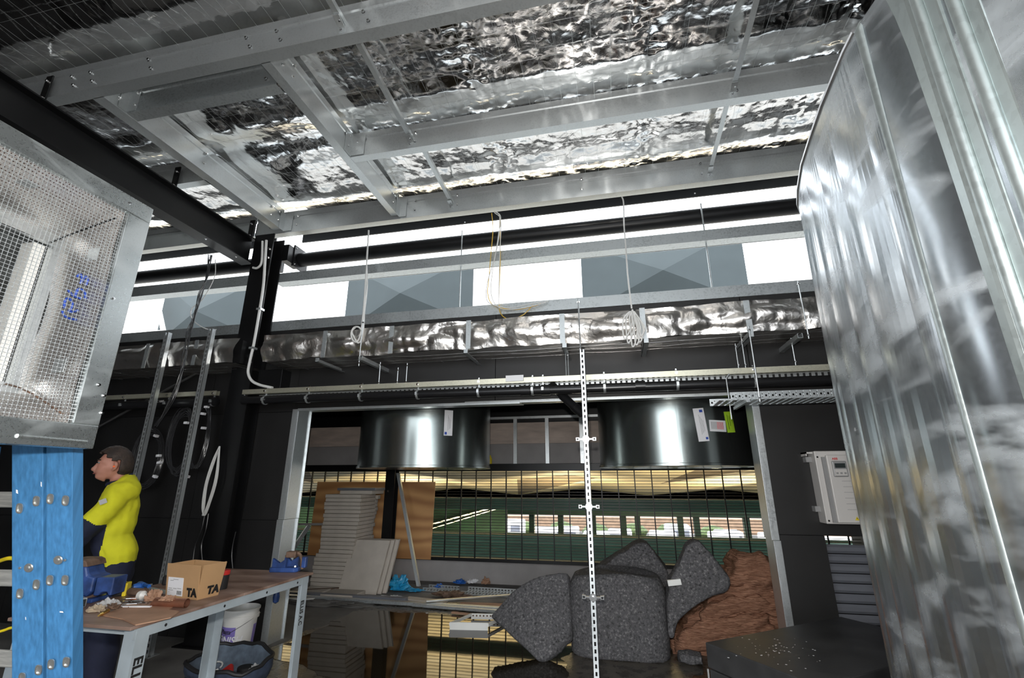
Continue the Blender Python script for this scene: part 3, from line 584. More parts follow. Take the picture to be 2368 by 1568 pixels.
bx_ = at(635,872,Y=4.70); tag(MB().bx(bx_.x-.16, bx_.x+.16, 4.62, 4.80, 2.60, 2.84).build('junction_box', G['blk'], bevel=.004), 'black box on the wall beside the column under the foil duct', 'box')
# perforated cable tray at right
ct = thing('cable_tray', 'short perforated cable tray hung beside the big duct', 'cable tray', (1.6,4.25,2.22)); xt0, xt1 = .93, 2.5
def tray_rail(y, x0, nm):
    r = MB().bx(x0,xt1,y-.002,y+.002,2.228,2.238).bx(x0,xt1,y-.002,y+.002,2.275,2.29); x = x0; k = 0
    while x < xt1: r.bx(x, x+.038, y-.002, y+.002, 2.238, 2.248).bx(x, x+.038, y-.002,y+.002,2.264,2.275).bx(x, x+.012, y-.002,y+.002,2.248,2.264).bx(x+.026,x+.048,y-.002,y+.002,2.248,2.264).bx(x+.044,x+.050,y-.006,y+.002,2.232,2.288); x += .05
    r.build(nm, G['galv'], ct)
tray_rail(4.10, .945, 'side_rail'); tray_rail(4.42, .84, 'side_rail')
x = .86
while x < xt1: MB().bx(x, x+.034, 4.102, 4.418, 2.226, 2.230).build('tray_rib', G['galv'], ct); x += .052
MB().bar((1.06,4.05,2.212),(1.06,4.50,2.212),.025,.025).build('cross_strut', G['galv'], ct)
tag(MB().tube([(.99,4.36,2.10),(.99,4.36,2.46),(1.02,4.36,2.50)], .006, 8).build('threaded_rod', G['galv'], smooth=True), 'short hooked rod under the end of the cable tray', 'rod', 'threaded hanger rods')
# slotted posts: two edge strips joined by bridges between slots, and two sides
def slotted_post(x, y, z0, z1, name, label, s=.045, pitch=.05, slot=.028, mat='galv'):
    t = thing(name, label, 'post', (x,y,z0), 'slotted galvanised posts'); f = MB(); w = s/2
    f.bx(x-w,x-.0075,y,y+.003,z0,z1).bx(x+.0075,x+w,y,y+.003,z0,z1); z = z0
    while z < z1-pitch: f.bx(x-.0075,x+.0075,y,y+.003,z,z+pitch-slot); z += pitch
    f.build('slotted_face', G[mat], t); MB().bx(x-w,x-w+.003,y,y+s,z0,z1).bx(x+w-.003,x+w,y,y+s,z0,z1).build('sides', G[mat], t)
    MB().bx(x-w+.003,x+w-.003,y+s-.004,y+s-.002,z0,z1).build('slot_shade', G['blk'], t); return t  # black sheet inside the post: shade painted in behind the slots
sp_ = slotted_post(-.25, 4.18, 0, 2.75, 'slotted_post', 'bright slotted post standing in front of the doorway')
for py in (1015,1172,1382):
    z = at(1362,py,Y=4.17).z; MB().lathe([(.030,-.004),(.030,0)], (-.25,4.178,z), 20, 'y').build('washer', G['chrome'], sp_, smooth=True); bolt(sp_, (-.25,4.174,z))
    for sx in (-1,1): MB().bx(-.25+sx*.072-.014,-.25+sx*.072+.014,4.182,4.187,z-.014,z+.014).bx(min(-.25+sx*.03,-.25+sx*.07),max(-.25+sx*.03,-.25+sx*.07),4.183,4.187,z-.006,z+.006).build('clip_tab', G['chrome'], sp_); bolt(sp_, (-.25+sx*.072,4.182,z), (0,-1,0), BOLTD, .7)
a = at(388,768,Y=4.25); slotted_post(at(350,925,Y=4.25).x, 4.25, 0, a.z, 'slotted_post', 'galvanised slotted post behind the worker on the left', .052)
a = at(487,760,Y=4.24); xx = at(430,1050,Y=4.24).x; s2 = slotted_post(xx, 4.24, 0.006, a.z, 'slotted_post', 'galvanised slotted post between the worker and the black column', .052)
MB().bx(xx-.06,xx+.06,4.21,4.33,0,.006).build('foot_plate', G['galv'], s2); bolt(s2, (xx+.045,4.23,.006), (0,0,1))
# diagonal brace rod in the left bay
p, q = at(240,980,Y=4.70), at(560,806,Y=4.70); tag(MB().tube([p-(q-p)*.4, q], .014, 10).build('brace_rod', G['steel'], smooth=True), 'diagonal steel brace rod rising to the column in the left bay', 'rod')
# white conduits on the column
def curve(pts, n=8):
    pts = [Vector(p) for p in pts]; P = [pts[0]*2-pts[1]] + pts + [pts[-1]*2-pts[-2]]; out = []
    for i in range(1, len(P)-2):
        a, b, c, d = P[i-1:i+3]
        for k in range(n):
            t = k/n; out.append(.5*((2*b)+(c-a)*t+(2*a-5*b+4*c-d)*t*t+(3*b-a-3*c+d)*t**3))
    return out + [pts[-1]]
YC = 4.50
def pxcurve(L, Yp=None, n=8): return curve([at(x,y,Y=(Yp if len(r)==0 else r[0])) for x,y,*r in L], n)
cd = MB().tube(pxcurve([(616,556),(613,600),(609,660),(600,720),(588,790),(577,840),(574,862),(582,880),(600,890),(630,897)], YC), .016, 12).build('conduit', G['white'], smooth=True); tag(cd, 'white plastic conduit running down the column and bending to the strut', 'conduit', 'white conduits')
for px, py in ((600,715),(583,805)):
    p = at(px,py,Y=YC); MB().bx(p.x-.03,p.x+.03,YC-.02,YC+.05,p.z-.012,p.z+.012).build('saddle', G['galv'], cd)
tag(MB().tube(pxcurve([(607,558),(606,595),(603,612),(594,620),(585,619)], YC-.02), .014, 10).build('conduit', G['white'], smooth=True), 'short white conduit curling over the end of the rafter', 'conduit', 'white conduits')
# hanging white and yellow cables
def cable(name, L, r, mat, label, Yp, grp, cat='cable'): return tag(MB().tube(pxcurve(L, Yp, 8), r, 8).build(name, G[mat], smooth=True), label, cat, grp)
YL = 4.66; gw = 'cables hanging from the eaves'
w1 = cable('hanging_cable', [(852,533,4.72),(850,580,4.62),(846,640,4.5),(842,700,4.38),(836,760,4.29),(832,778,4.28),(826,790,4.27),(817,788,4.27),(812,772,4.27),(818,758,4.27),(830,757,4.27),(838,770,4.27),(834,788,4.27)], .0085, 'white', 'white cable hanging left of centre with a small loop', YL, gw)
MB().tube(pxcurve([(853,533,4.73),(848,600,4.60),(849,660,4.48),(843,720,4.37),(839,775,4.29),(829,793,4.28),(819,780,4.28),(814,766,4.28),(824,755,4.28)], YL), .0085, 8).build('second_strand', G['white'], w1, smooth=True)
w2 = cable('hanging_cable', [(1438,455,4.74),(1442,470,4.72),(1443,520,4.64),(1447,570,4.52),(1452,640,4.38),(1461,715,4.26)], .0075, 'white', 'white cable dropping to a tied coil right of centre', YL, gw)
for k, (dx, dl) in enumerate(((-18,68),(-10,76),(0,84),(8,80),(16,74),(20,60))):
    MB().tube(pxcurve([(1462,716),(1462+dx*.7-6,735),(1462+dx-4,760),(1462+dx,716+dl),(1462+dx+7,716+dl-8),(1462+dx*.8+12,755),(1466,720)], 4.27-.01*k), .0075, 8).build('coil_turn', G['white'], w2, smooth=True)
MB().tube([at(1455,716,Y=4.25), at(1470,717,Y=4.25)], .012, 8).build('cable_tie', G['ink'], w2)
for i, (L, m, l) in enumerate(((((1146,490),(1155,500),(1153,540),(1143,600),(1128,650),(1125,690),(1140,705),(1180,712),(1230,702),(1268,697)),'white','leftmost white cable looping to the lower girt'),
    (((1149,490),(1158,505),(1152,560),(1140,620),(1136,680),(1155,712),(1200,714),(1262,700)),'white','middle white cable looping to the lower girt'),
    (((1143,491),(1158,510),(1156,580),(1154,650),(1154,705)),'white','straight white cable among the clerestory loops'),
    (((1137,493),(1140,530),(1135,590),(1131,640),(1128,680),(1142,706),(1190,716),(1235,708),(1250,702)),'yellowc','yellow wire curling to the lower girt'),
    (((1156,505),(1157,600),(1154,700),(1160,728),(1180,738),(1210,728),(1232,706)),'yellowc','yellow wire drooping below the lower girt'))): cable('hanging_cable', L, .0048, m, l, 4.70+.008*i, gw)
# left-bay cables: bunch of black drops and coils
def bunch(L, Yp, nstr, sp, mat, r, label, name, grp, cat='cable'):
    t = thing(name, label, cat, at(L[-1][0], L[-1][1], Y=Yp), grp)
    for k in range(nstr):
        random.seed(k+len(L)*7+int(L[0][0])); M2 = [(x+random.uniform(-sp,sp), y+random.uniform(-sp,sp)*.4) for x, y in L]
        MB().tube(pxcurve(M2, Yp+random.uniform(-.03,.03), 6), r, 6).build('strand', G[mat], t, smooth=True)
    return t
CB = 'cabl'
bunch([(487,590),(478,640),(463,680),(450,730),(436,770),(425,830),(415,880),(395,930),(360,985)], 4.22, 7, 6, 'cabl', .0042, 'bunch of thin black cables dropping from the rafter in the left bay', 'cable_bunch', 'left bay cables')
tag(MB().tube(pxcurve([(498,600),(496,640),(470,690),(443,715),(446,740),(475,760),(500,762)], 4.36), .005, 8).build('hanging_cable', G['white'], smooth=True), 'thin white cable hanging below the rafter in the left bay', 'cable', gw)
def coil(cx, cy, rx, ry, Yp, n, label, grp, seed, mat='cabl'):
    t = thing('cable_coil', label, 'cable coil', at(cx, cy+ry, Y=Yp), grp); random.seed(seed)
    for k in range(n):
        a, b, ox, oy = rx*random.uniform(.72,1.05), ry*random.uniform(.85,1.05), random.uniform(-4,4), random.uniform(-6,6)
        pts = []
        for i in range(22):
            an = 2*math.pi*i/22; u, v = math.cos(an)*a, math.sin(an)*b; pts.append(at(cx+ox+u-v*.16, cy+oy+v, Y=Yp+random.uniform(-.012,.012)))
        MB().tube(pts, .0062, 6, True).build('coil_turn', G[mat], t, smooth=True)
    return t
c1 = coil(340,1062,38,66,4.62,11,'coiled black cable hanging behind the worker','black cable coils',1); c2 = coil(418,1020,28,72,4.55,13,'coiled black cable hanging left of the second post','black cable coils',2); c3 = coil(462,1005,20,80,4.58,10,'long coiled black cable between the second post and column','black cable coils',3)
for c, L in ((c1,((361,1008,18),(367,1054,-4),(369,1070,-4),(359,1102,20))),(c2,((431,978,0),)),(c3,((478,941,0),(470,957,8),(471,990,4),(433,1102,14)))):
    for x, y, r in L: p = at(x,y,Y=4.50); MB(Matrix.Translation(p) @ Matrix.Rotation(R(r),4,'Y')).bx(-.022,.022,-.02,.02,-.014,.014).build('tape_band', G['paper'], c, bevel=.004)
for Lq, lb in (([(508,1032),(494,1066),(477,1120),(470,1172),(471,1192),(483,1165),(500,1106),(508,1032)],0),):
    t = thing('cable_coil', 'narrow loop of white cable hanging beside the column', 'cable coil', at(472,1190,Y=4.50))
    for k in range(3): MB().tube(pxcurve([(x+(k-1)*(2.4 if 0 < i < 7 else .4)*(1 if i < 4 else -1), y) for i, (x, y) in enumerate(Lq)], 4.50+.01*k), .0065, 8).build('coil_turn', G['white'], t, smooth=True)
    for k in range(2): MB().tube(pxcurve([(474+k*8,1188),(466+k*10,1225),(452+k*14,1260),(446+k*22,1300),(443+k*26,1340)], 4.52), .006, 6).build('tail', G['pvc'], t, smooth=True)
tag(MB().tube(pxcurve([(545,1230),(538,1262),(536,1290),(540,1330)], 4.55), .005, 6).build('hanging_cable', G['pvc'], smooth=True), 'black cable hanging on the right face of the column', 'cable', gw)
# machine screws of the wall: variable speed drive
dv = thing('motor_drive', 'pale grey motor drive with keypad on the black wall, half behind the duct', 'motor drive', (1.84,4.69,1.25))
x0, x1, z0, z1 = 1.675, 1.995, 1.25, 1.84
MB().bx(x0,x1,4.62,4.772,z0,z1).build('body', G['drive'], dv, bevel=.006); MB().bx(x0+.075,x1-.05,4.585,4.622,z0+.012,z1-.035).build('front_cover', G['drive'], dv, bevel=.008); MB().bx(x0+.045,x0+.075,4.60,4.622,z0+.012,z1-.05).build('cover_groove', G['drived'], dv)
MB().bx(x0-.055,x0+.01,4.66,4.772,z1-.02,z1-.006).bx(x0-.055,x0-.045,4.66,4.772,z1-.04,z1-.006).build('top_bracket', G['drive'], dv); MB().bx(x0-.045,x0,4.70,4.772,z1-.09,z1-.045).build('bracket', G['drived'], dv); MB().bx(x0-.04,x0,4.70,4.772,z0+.09,z0+.135).build('bracket', G['drived'], dv)
kp = MB().bx(x0+.105,x0+.215,4.570,4.590,z1-.215,z1-.085).build('keypad', G['drived'], dv, bevel=.008); MB().bx(x0+.122,x0+.20,4.566,4.572,z1-.142,z1-.105).build('display', G['screen'], kp)
MB().bx(x0+.115,x0+.205,4.567,4.572,z1-.205,z1-.152).build('key_field', G['drive'], kp)
for kx in (.13,.16,.19): MB().bx(x0+kx-.008,x0+kx+.008,4.563,4.568,z1-.192,z1-.178).build('key', G['drived'], kp)
put_text('ABB', .024, G['inkr'], dv, (x0+.115,4.582,z1-.075), (1,0,0), (0,0,1), .0006); 
for i in range(6): MB().bx(x0+.160,x0+.225,4.582,4.586,z0+.115+i*.045,z0+.118+i*.045).build('vent_line', G['drived'], dv)
wt = MB().prism([(0,0),(.032,0),(.016,.028)], (x0+.20,4.581,z0+.035), (1,0,0), (0,0,1), (0,.002,0)).build('warning_triangle', G['yel'], dv)
MB().bx(x0+.2145,x0+.2175,4.578,4.581,z0+.045,z0+.055).build('mark', G['ink'], wt)
for zz in (z1-.05, z0+.025): bolt(dv, (x0+.02,4.62,zz), (0,-1,0), BOLTD, .6)
# louvre slats seen through the wall cut-out
lv = thing('roller_slats', 'grey ribbed steel slats behind the cut-out in the black wall', 'louvre', (2.3,5.0,.40))
for i in range(8):
    z = .44 + i*.078; MB().prism([(0,0),(.006,0),(.02,.02),(.02,.05),(.006,.07),(0,.07)], (1.6,4.97,z), (0,-1,0), (0,0,1), (1.5,0,0)).build('slat', G['slat'], lv)
MB().bx(1.6,3.1,4.975,4.99,.35,1.05).build('backing', G['blk'], lv)
# ================================================================== BACK BAY SEEN THROUGH THE DOORWAY
struct(MB().bx(-14,5,4.88,8.7,2.95,3.05).build('ceiling_back', G['blk']), 'dark soffit over the bay behind the doorway')
struct(MB().bx(-14,5,5.05,8.5,3.05,3.08).build('roof_reflector', G['reflector']), 'added unseen gravel on the low roof outside the clerestory')  # unseen slab added to bounce light onto the facade sheets
struct(MB().bx(-9,3.4,8.06,8.2,0,.335).build('wall_sill', G['cem']), 'low grey upstand wall under the green-view grille')
struct(MB().bx(3.3,3.4,4.88,8.3,0,2.95).build('wall_bay_right', G['blk']))
wu = struct(MB().bx(-9,3.4,8.12,8.2,1.86,2.95).build('wall_upper', G['blk']), 'upper wall of raw sheets above the grille')
for i in range(6):
    x = -7.6 + i*1.8
    MB().bx(x+.003,x+1.797,8.10,8.125,1.862,2.20).build('cement_sheet', G['cem'], wu); MB().bx(x+.003,x+1.797,8.098,8.125,2.203,2.56).build('plywood_sheet', G['pply'], wu)
def stud(x, label): tag(MB().prism(cpoly(.05,.06,.002,.008), (x-.03,8.035,1.86), (0,1,0), (1,0,0), (0,0,.80)).build('wall_stud', G['galv'], fix=True), label, 'stud', 'steel studs over the grille')
for px, l in ((1191,'left'),(1265,'middle'),(1345,'right')): stud(at(px,1020,Y=8.03).x, l+' galvanised stud against the raw sheets above the grille')
tag(MB().bx(-3.2,1.6,8.02,8.10,2.62,2.66).build('stud_track', G['galv']), 'galvanised track along the top of the short studs', 'track')
tag(MB().bx(-9,3.4,7.86,8.06,1.745,1.86).build('transom_beam', G['blk'], bevel=.004), 'black steel beam along the top of the grille', 'beam')
tag(MB().bx(-9,3.4,7.96,8.06,.335,.385).build('sill_angle', G['blk']), 'black steel angle along the foot of the grille', 'angle')
cxp = at(903,1150,Y=7.72).x; cb = thing('bay_column', 'black steel column standing in front of the plywood sheet', 'column', (cxp,7.74,0)); MB().bx(cxp-.085,cxp+.085,7.66,7.672,0,2.95).build('front_flange', G['blk'], cb); MB().bx(cxp-.085,cxp+.085,7.80,7.812,0,2.95).build('rear_flange', G['blk'], cb); MB().bx(cxp-.006,cxp+.006,7.672,7.80,0,2.95).build('web', G['blk'], cb); bolt(cb, (cxp-.02,7.659,1.42))
# grille: vertical bars and many thin horizontal wires
gr = thing('bar_grille', 'black bar grille closing the bay toward the green station hall', 'grille', (-2.5,8.0,.385)); H = 1.745-.385
vm = MB().bx(-.008,.008,-.014,.014,0,H).mesh('vertical_bar'); vm.materials.append(G['blk'])
hm = MB().bx(-6.0,5.9,-.004,.004,-.004,.004).mesh('horizontal_wire'); hm.materials.append(G['blk'])
x = -7.6
while x < 3.2: inst('vertical_bar', vm, gr, (x,8.0,.385)); x += .262
for i in range(31): inst('horizontal_wire', hm, gr, (-2.55,8.022,.40+i*H/31))
# drums: fan cowls hanging behind the door head
def drum(cx, cy, r, label, seam, tagpx):
    t = thing('fan_drum', label, 'drum', (cx,cy,1.74), 'sheet steel drums'); MB().lathe([(r*.965,.006),(r,0),(r+.012,.0),(r+.012,.022),(r,.026),(r,1.20)], (cx,cy,1.74), 96).build('shell', G['drum'], t, smooth=True)
    a = seam; p = Vector((cx+r*math.sin(a), cy-r*math.cos(a), 0)); tn = Vector((math.cos(a), math.sin(a), 0)); n = Vector((math.sin(a), -math.cos(a), 0))
    MB(Matrix((( tn.x, -n.x, 0, p.x),(tn.y, -n.y, 0, p.y),(0,0,1,0),(0,0,0,1)))).bx(-.012,.012,-.004,.004,1.77,2.94).build('seam', G['drum'], t)
    return t
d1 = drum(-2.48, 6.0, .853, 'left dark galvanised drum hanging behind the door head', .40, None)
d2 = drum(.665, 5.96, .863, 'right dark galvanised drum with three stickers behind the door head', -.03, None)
def sticker(t, cx, cy, r, px, py, w, h, mat, nm, tilt, lines, grp=None):
    # lay a sheet on the drum where the sight line meets the cylinder
    v = at(px, py, Y=1.0) - _C; a = v.x**2+v.y**2; b = -2*(v.x*cx+v.y*cy); c = cx*cx+cy*cy-r*r; s = (-b-math.sqrt(max(0,b*b-4*a*c)))/(2*a); p = _C+v*s; th = math.atan2(p.x-cx, -(p.y-cy))
    ct, st = math.cos(tilt), math.sin(tilt)
    def f(du, dv, lift):
        u, w_ = du*ct - dv*st, du*st + dv*ct; return Vector((cx+(r+lift)*math.sin(th+u/r), cy-(r+lift)*math.cos(th+u/r), p.z+w_))
    o = MB().slab(lambda u, q: f((u-.5)*w,(q-.5)*h,.004), lambda u, q: f((u-.5)*w,(q-.5)*h,.001), 6, 6).build(nm, mat, t)
    for (u0,u1,q0,q1,mm) in lines: MB().slab(lambda u, q: f((u0+(u1-u0)*u-.5)*w,(q0+(q1-q0)*q-.5)*h,.0052), lambda u, q: f((u0+(u1-u0)*u-.5)*w,(q0+(q1-q0)*q-.5)*h,.0042), 3, 2).build('print', mm, o)
    return o
ik, bl = G['ink'], G['inkb']
vert_lines = [(.42+.10*i,.445+.10*i,.20+.03*i,.80-.06*i,G['drived']) for i in range(4)]
sticker(d1,-2.48,6.0,.853,1037,978,.105,.30,G['paper'],'sticker',0,[(.08,.34,.04,.14,bl)]+vert_lines)
sticker(d2,.665,5.96,.863,1621,982,.11,.335,G['paper'],'sticker',.08,[(.55,.85,.87,.95,bl),(.7,.92,.05,.12,bl)]+vert_lines)
sticker(d2,.665,5.96,.863,1660,985,.19,.115,G['paper'],'data_label',-.02,[(.1+.07*i,.13+.07*i,.2,.85,G['inkr'] if i > 4 else G['drived']) for i in range(11)])
sticker(d2,.665,5.96,.863,1687,976,.105,.215,G['lime'],'sticker',.08,[(.25,.30,.15,.85,G['green']),(.5,.54,.3,.8,G['green'])])
tag(MB().lathe([(.03,0),(.035,.02),(.035,.10),(.02,.13),(.012,.16)], at(1133,1075,Y=7.95)+Vector((0,0,-.0)), 14).build('spray_can', G['yel'], smooth=True), 'small yellow bottle standing on the black beam beside the left drum', 'bottle')
# plywood sheet leaning on the grille
a, b = at(686,1283,Y=7.86), at(1003,1117,Y=7.92)
pw = MB().add([Vector((-5.32,7.84,.36)),Vector((-3.06,7.84,.36)),Vector((-3.06,7.90,1.57)),Vector((-5.32,7.90,1.57)),Vector((-5.32,7.855,.36)),Vector((-3.06,7.855,.36)),Vector((-3.06,7.915,1.57)),Vector((-5.32,7.915,1.57))],[(0,1,2,3),(7,6,5,4),(0,4,5,1),(1,5,6,2),(2,6,7,3),(3,7,4,0)]).build('plywood_sheet', G['ply'])
tag(pw, 'large orange plywood sheet propped against the grille behind the column', 'plywood')
pa_, pb_ = at(640,1325,Y=7.2), at(715,1215,Y=7.55); pa_ = pb_ + (pa_-pb_)*((pb_.z-.03)/(pb_.z-pa_.z))
tag(MB().bar(pa_, pb_, .04, .06).build('steel_angle', G['galvd']), 'grey steel bar leaning at the left of the plywood sheet', 'bar')
tag(MB().bar(at(660,1213,Y=7.5), at(757,1212,Y=7.5), .03, .035).build('steel_angle', G['cem']), 'thin dark bar lying level across the plywood at left', 'bar')
# stacks of boards
random.seed(3); levels = [(1350,716,806),(1290,727,813),(1270,738,816),(1220,744,826),(1185,748,832),(1143,752,834)]
def lerp_lv(y):
    for (y0,a0,b0),(y1,a1,b1) in zip(levels, levels[1:]):
        if y <= y0 and y >= y1: t = (y0-y)/(y0-y1); return a0+(a1-a0)*t, b0+(b1-b0)*t
    return levels[-1][1:]
Ys = 7.05; zt = at(790,1143,Y=Ys).z; nb = 24; th = zt/nb
for i in range(nb):
    z = i*th; pyx = 1350-(1350-1143)*i/nb; l, r = lerp_lv(pyx); xa, xb = at(l,pyx,Y=Ys).x, at(r,pyx,Y=Ys).x; j = random.uniform(-.012,.012)
    tag(MB().bx(xa+j, xb+j, Ys+random.uniform(-.012,.012), Ys+.48+random.uniform(-.01,.01), z+.002, z+th-.003).build('cement_board', G['tile'], bevel=.004), 'grey-beige board in the tall front stack before the plywood sheet', 'board', 'boards in the front stack')
zt2 = zt*.98; nb2 = 22; th2 = zt2/nb2
for i in range(nb2):
    z = i*th2; xa = at(800-6*(i < 8)+ (i-8)*1.2*(i >= 8)*.4, 1250, Y=7.56).x; j = random.uniform(-.02,.02)
    tag(MB().bx(-4.55+j, at(846+.9*i,1250,Y=7.56).x+j, 7.56, 7.64, z+.002, z+th2-.003).build('cement_board', G['tile'], bevel=.004), 'narrow grey-beige board in the stack behind the front stack', 'board', 'boards in the rear stack')
tp = zt; tag(MB().bx(-4.36,-3.80,7.10,7.5,tp+.001,tp+.055).build('cement_board', G['tile'], bevel=.004), 'single pale board lying on top of the front stack', 'board'); tag(MB().bx(-4.40,-3.74,7.08,7.42,tp+.057,tp+.095).build('steel_angle', G['slat'], bevel=.003), 'dark grey bar lying on top of the board stack', 'bar')
for k, (dx, dy, l) in enumerate(((0,0,'front'),(.05,.06,'second'),(.10,.12,'rear'))):
    A, B = at(818,1356,Z=.0), at(913,1358,Z=.0); A = Vector((A.x+dx,6.98+dy,0)); B = Vector((A.x+.62,6.98+dy,0)); C_, D_ = Vector((B.x+.10,7.10+dy,.72)), Vector((A.x+.10,7.10+dy,.72)); n = Vector((0,.045,.006))
    tag(MB().add([A,B,C_,D_,A+n,B+n,C_+n,D_+n],[(0,1,2,3),(7,6,5,4),(0,4,5,1),(1,5,6,2),(2,6,7,3),(3,7,4,0)]).build('cement_board', G['tile'], bevel=.003), l+' of three boards leaning at the right of the stack', 'board', 'leaning boards')
for x0_, y0_, l in ((-4.75,6.62,'left'),(-4.20,6.60,'right')): tag(MB().bx(x0_,x0_+.5,y0_,y0_+.36,.004,.06).build('cement_board', G['tile'], bevel=.004), l+' grey board lying flat on the floor before the stack', 'board', 'boards flat on the floor')
tag(MB().prism(cpoly(.045,.05,.002,.008), at(963,1356,Y=7.30), (0,1,0), (1,0,0), at(916,1094,Y=7.62)-at(963,1356,Y=7.30)).build('steel_stud', G['galv'], fix=True), 'galvanised stud leaning from the floor to the black beam', 'stud')
# debris lying on the wet floor
def lay(p, q, w, h, name, mat, label, cat, z=.012, grp=None):
    a, b = at(*p, Z=z), at(*q, Z=z); return tag(MB().bar(a+Vector((0,0,h/2)), b+Vector((0,0,h/2)), w, h).build(name, G[mat], bevel=.003), label, cat, grp)
lay((700,1372),(818,1366),.06,.05,'rusty_bar','rust','rusty brown bar on the wet floor near the bench leg','bar')
lay((660,1376),(940,1392),.09,.05,'steel_channel','slat','dark steel channel lying farthest from the camera on the wet floor','channel',.012,'steel lengths on the wet floor')
lay((660,1382),(1155,1412),.08,.04,'steel_channel','galvd','long grey steel channel lying across the wet doorway','channel',.012,'steel lengths on the wet floor')
lay((955,1402),(1180,1420),.05,.035,'steel_channel','galvd','short grey steel channel in front of the long one','channel',.012,'steel lengths on the wet floor')
lay((985,1392),(1200,1377),.05,.02,'alu_strip','alu','bright metal strip angled across the debris','strip',.06)
lay((940,1385),(1030,1395),.14,.02,'timber_offcut','tile','pale board offcut under the bright strip','offcut'); lay((1062,1400),(1180,1404),.20,.02,'timber_offcut','card2','tan board offcut beside the grey felt','offcut')
lay((1045,1418),(1100,1424),.04,.02,'timber_stick','card2','orange-brown stick with blue end near the small tray','stick'); lay((655,1386),(726,1387),.05,.02,'white_strip','white_metal','short white strip on the wet floor near the bench leg','strip',.03)
def floor_tray(c, l, w, label, rot, mat='galv', h=.05, rib=.05):
    t = thing('perforated_tray', label, 'cable tray', c, 'perforated trays on the floor'); Mx = Matrix.Translation(c) @ Matrix.Rotation(rot,4,'Z')
    for y in (-w/2, w/2):
        r = MB(Mx).bx(-l/2,l/2,y-.002,y+.002,0,.014).bx(-l/2,l/2,y-.002,y+.002,h-.014,h); x = -l/2
        while x < l/2-.02: r.bx(x,x+.024,y-.002,y+.002,.014,h-.014); x += .05
        r.build('side_rail', G[mat], t)
    x = -l/2+.02
    while x < l/2: MB(Mx).bx(x,x+.022,-w/2,w/2,.004,.010).build('tray_rib', G[mat], t); x += rib
    return t
floor_tray(at(1235,1380,Z=.0)+Vector((-.1,0,.004)), 1.9, .30, 'wide perforated tray lying before the low grey wall', R(-2)); floor_tray(at(1020,1366,Z=.0)+Vector((0,0,.004)), .5, .22, 'short perforated tray lying left of the wide one', R(-2))
st = thing('strut_frame', 'small bright aluminium frame resting in the puddle beside the felt', 'frame', at(1085,1450,Z=.004)); o_ = at(1040,1456,Z=.004)
u_ = (at(1128,1458,Z=.004)-o_); v_ = Vector((.12,.42,0)); hh = Vector((0,0,.075))
MB().bar(o_+hh*.5,o_+u_+hh*.5,.012,.075).build('front_bar', G['white_metal'], st); MB().bar(o_+v_+hh*.5,o_+u_+v_+hh*.5,.012,.06).build('rear_bar', G['white_metal'], st)
for k in (0,1): MB().bar(o_+u_*k+hh*.7,o_+u_*k+v_+hh*.7,.02,.03).build('side_bar', G['white_metal'], st)
for k in range(10): p = o_+v_+u_*(.06+k*.098)+hh*.6; MB().lathe([(.010,-.008),(.010,-.006)], p, 8, 'y').build('hole_mark', G['rust'], st)
def rag(p, s, mat, label, seed, sc=(1,1,.6), name='plastic_scrap'):
    b = MB(); random.seed(seed); p = Vector(p)
    def f(u, v):
        a, e = u*2*math.pi, (v-.02)*math.pi/2; d = Vector((math.cos(a)*math.cos(e)*sc[0], math.sin(a)*math.cos(e)*sc[1], math.sin(e)*sc[2])); k = 1+.75*mnoise.noise(d*2.6+Vector((seed,0,0)))+.3*mnoise.noise(d*6+Vector((seed,4,0))); q = p + d*s*max(.25,k); q.z = max(q.z, p.z); return q
    b.grid(f, 26, 12); return tag(b.build(name, mat, smooth=False, fix=True), label, 'scrap')
rag(at(920,1362,Z=.02), .15, M('blue_sheet_plastic', (.02,.30,.55), .4, 0, .1, 6), 'crumpled bright blue plastic at the foot of the leaning boards', 4, (1.1,.7,1.0)); rag(at(950,1365,Z=.015), .10, M('blue_film', (.02,.28,.52), .4, 0, .1, 6), 'flat blue plastic scrap below the leaning stud', 9, (1.6,.8,.3))
rag(at(1015,1357,Z=.02), .06, G['bplas'], 'small dark blue scrap by the low wall', 12); rag(at(1065,1349,Z=.02), .07, G['bplas'], 'larger dark blue scrap by the low wall', 15, (1.3,.8,.7)); rag(at(1093,1347,Z=.02), .07, G['paper'], 'crumpled white paper by the low wall', 17); rag(at(1123,1350,Z=.02), .07, G['card2'], 'brown scrap pointed up by the low wall', 19, (.9,.7,1.2))
rag(at(905,1385,Z=.02), .10, G['film'], 'crumpled clear film among the floor debris', 23, (1.8,1,.3)); rag(at(1045,1378,Z=.02), .12, G['rust'], 'dark dirty fibre clump beside the wide tray', 29, (1.8,1,.4)); rag(at(760,1395,Z=.0), .25, G['conc'], 'low heap of wet grit at the puddle edge', 31, (2.6,.7,.12), 'grit_heap')
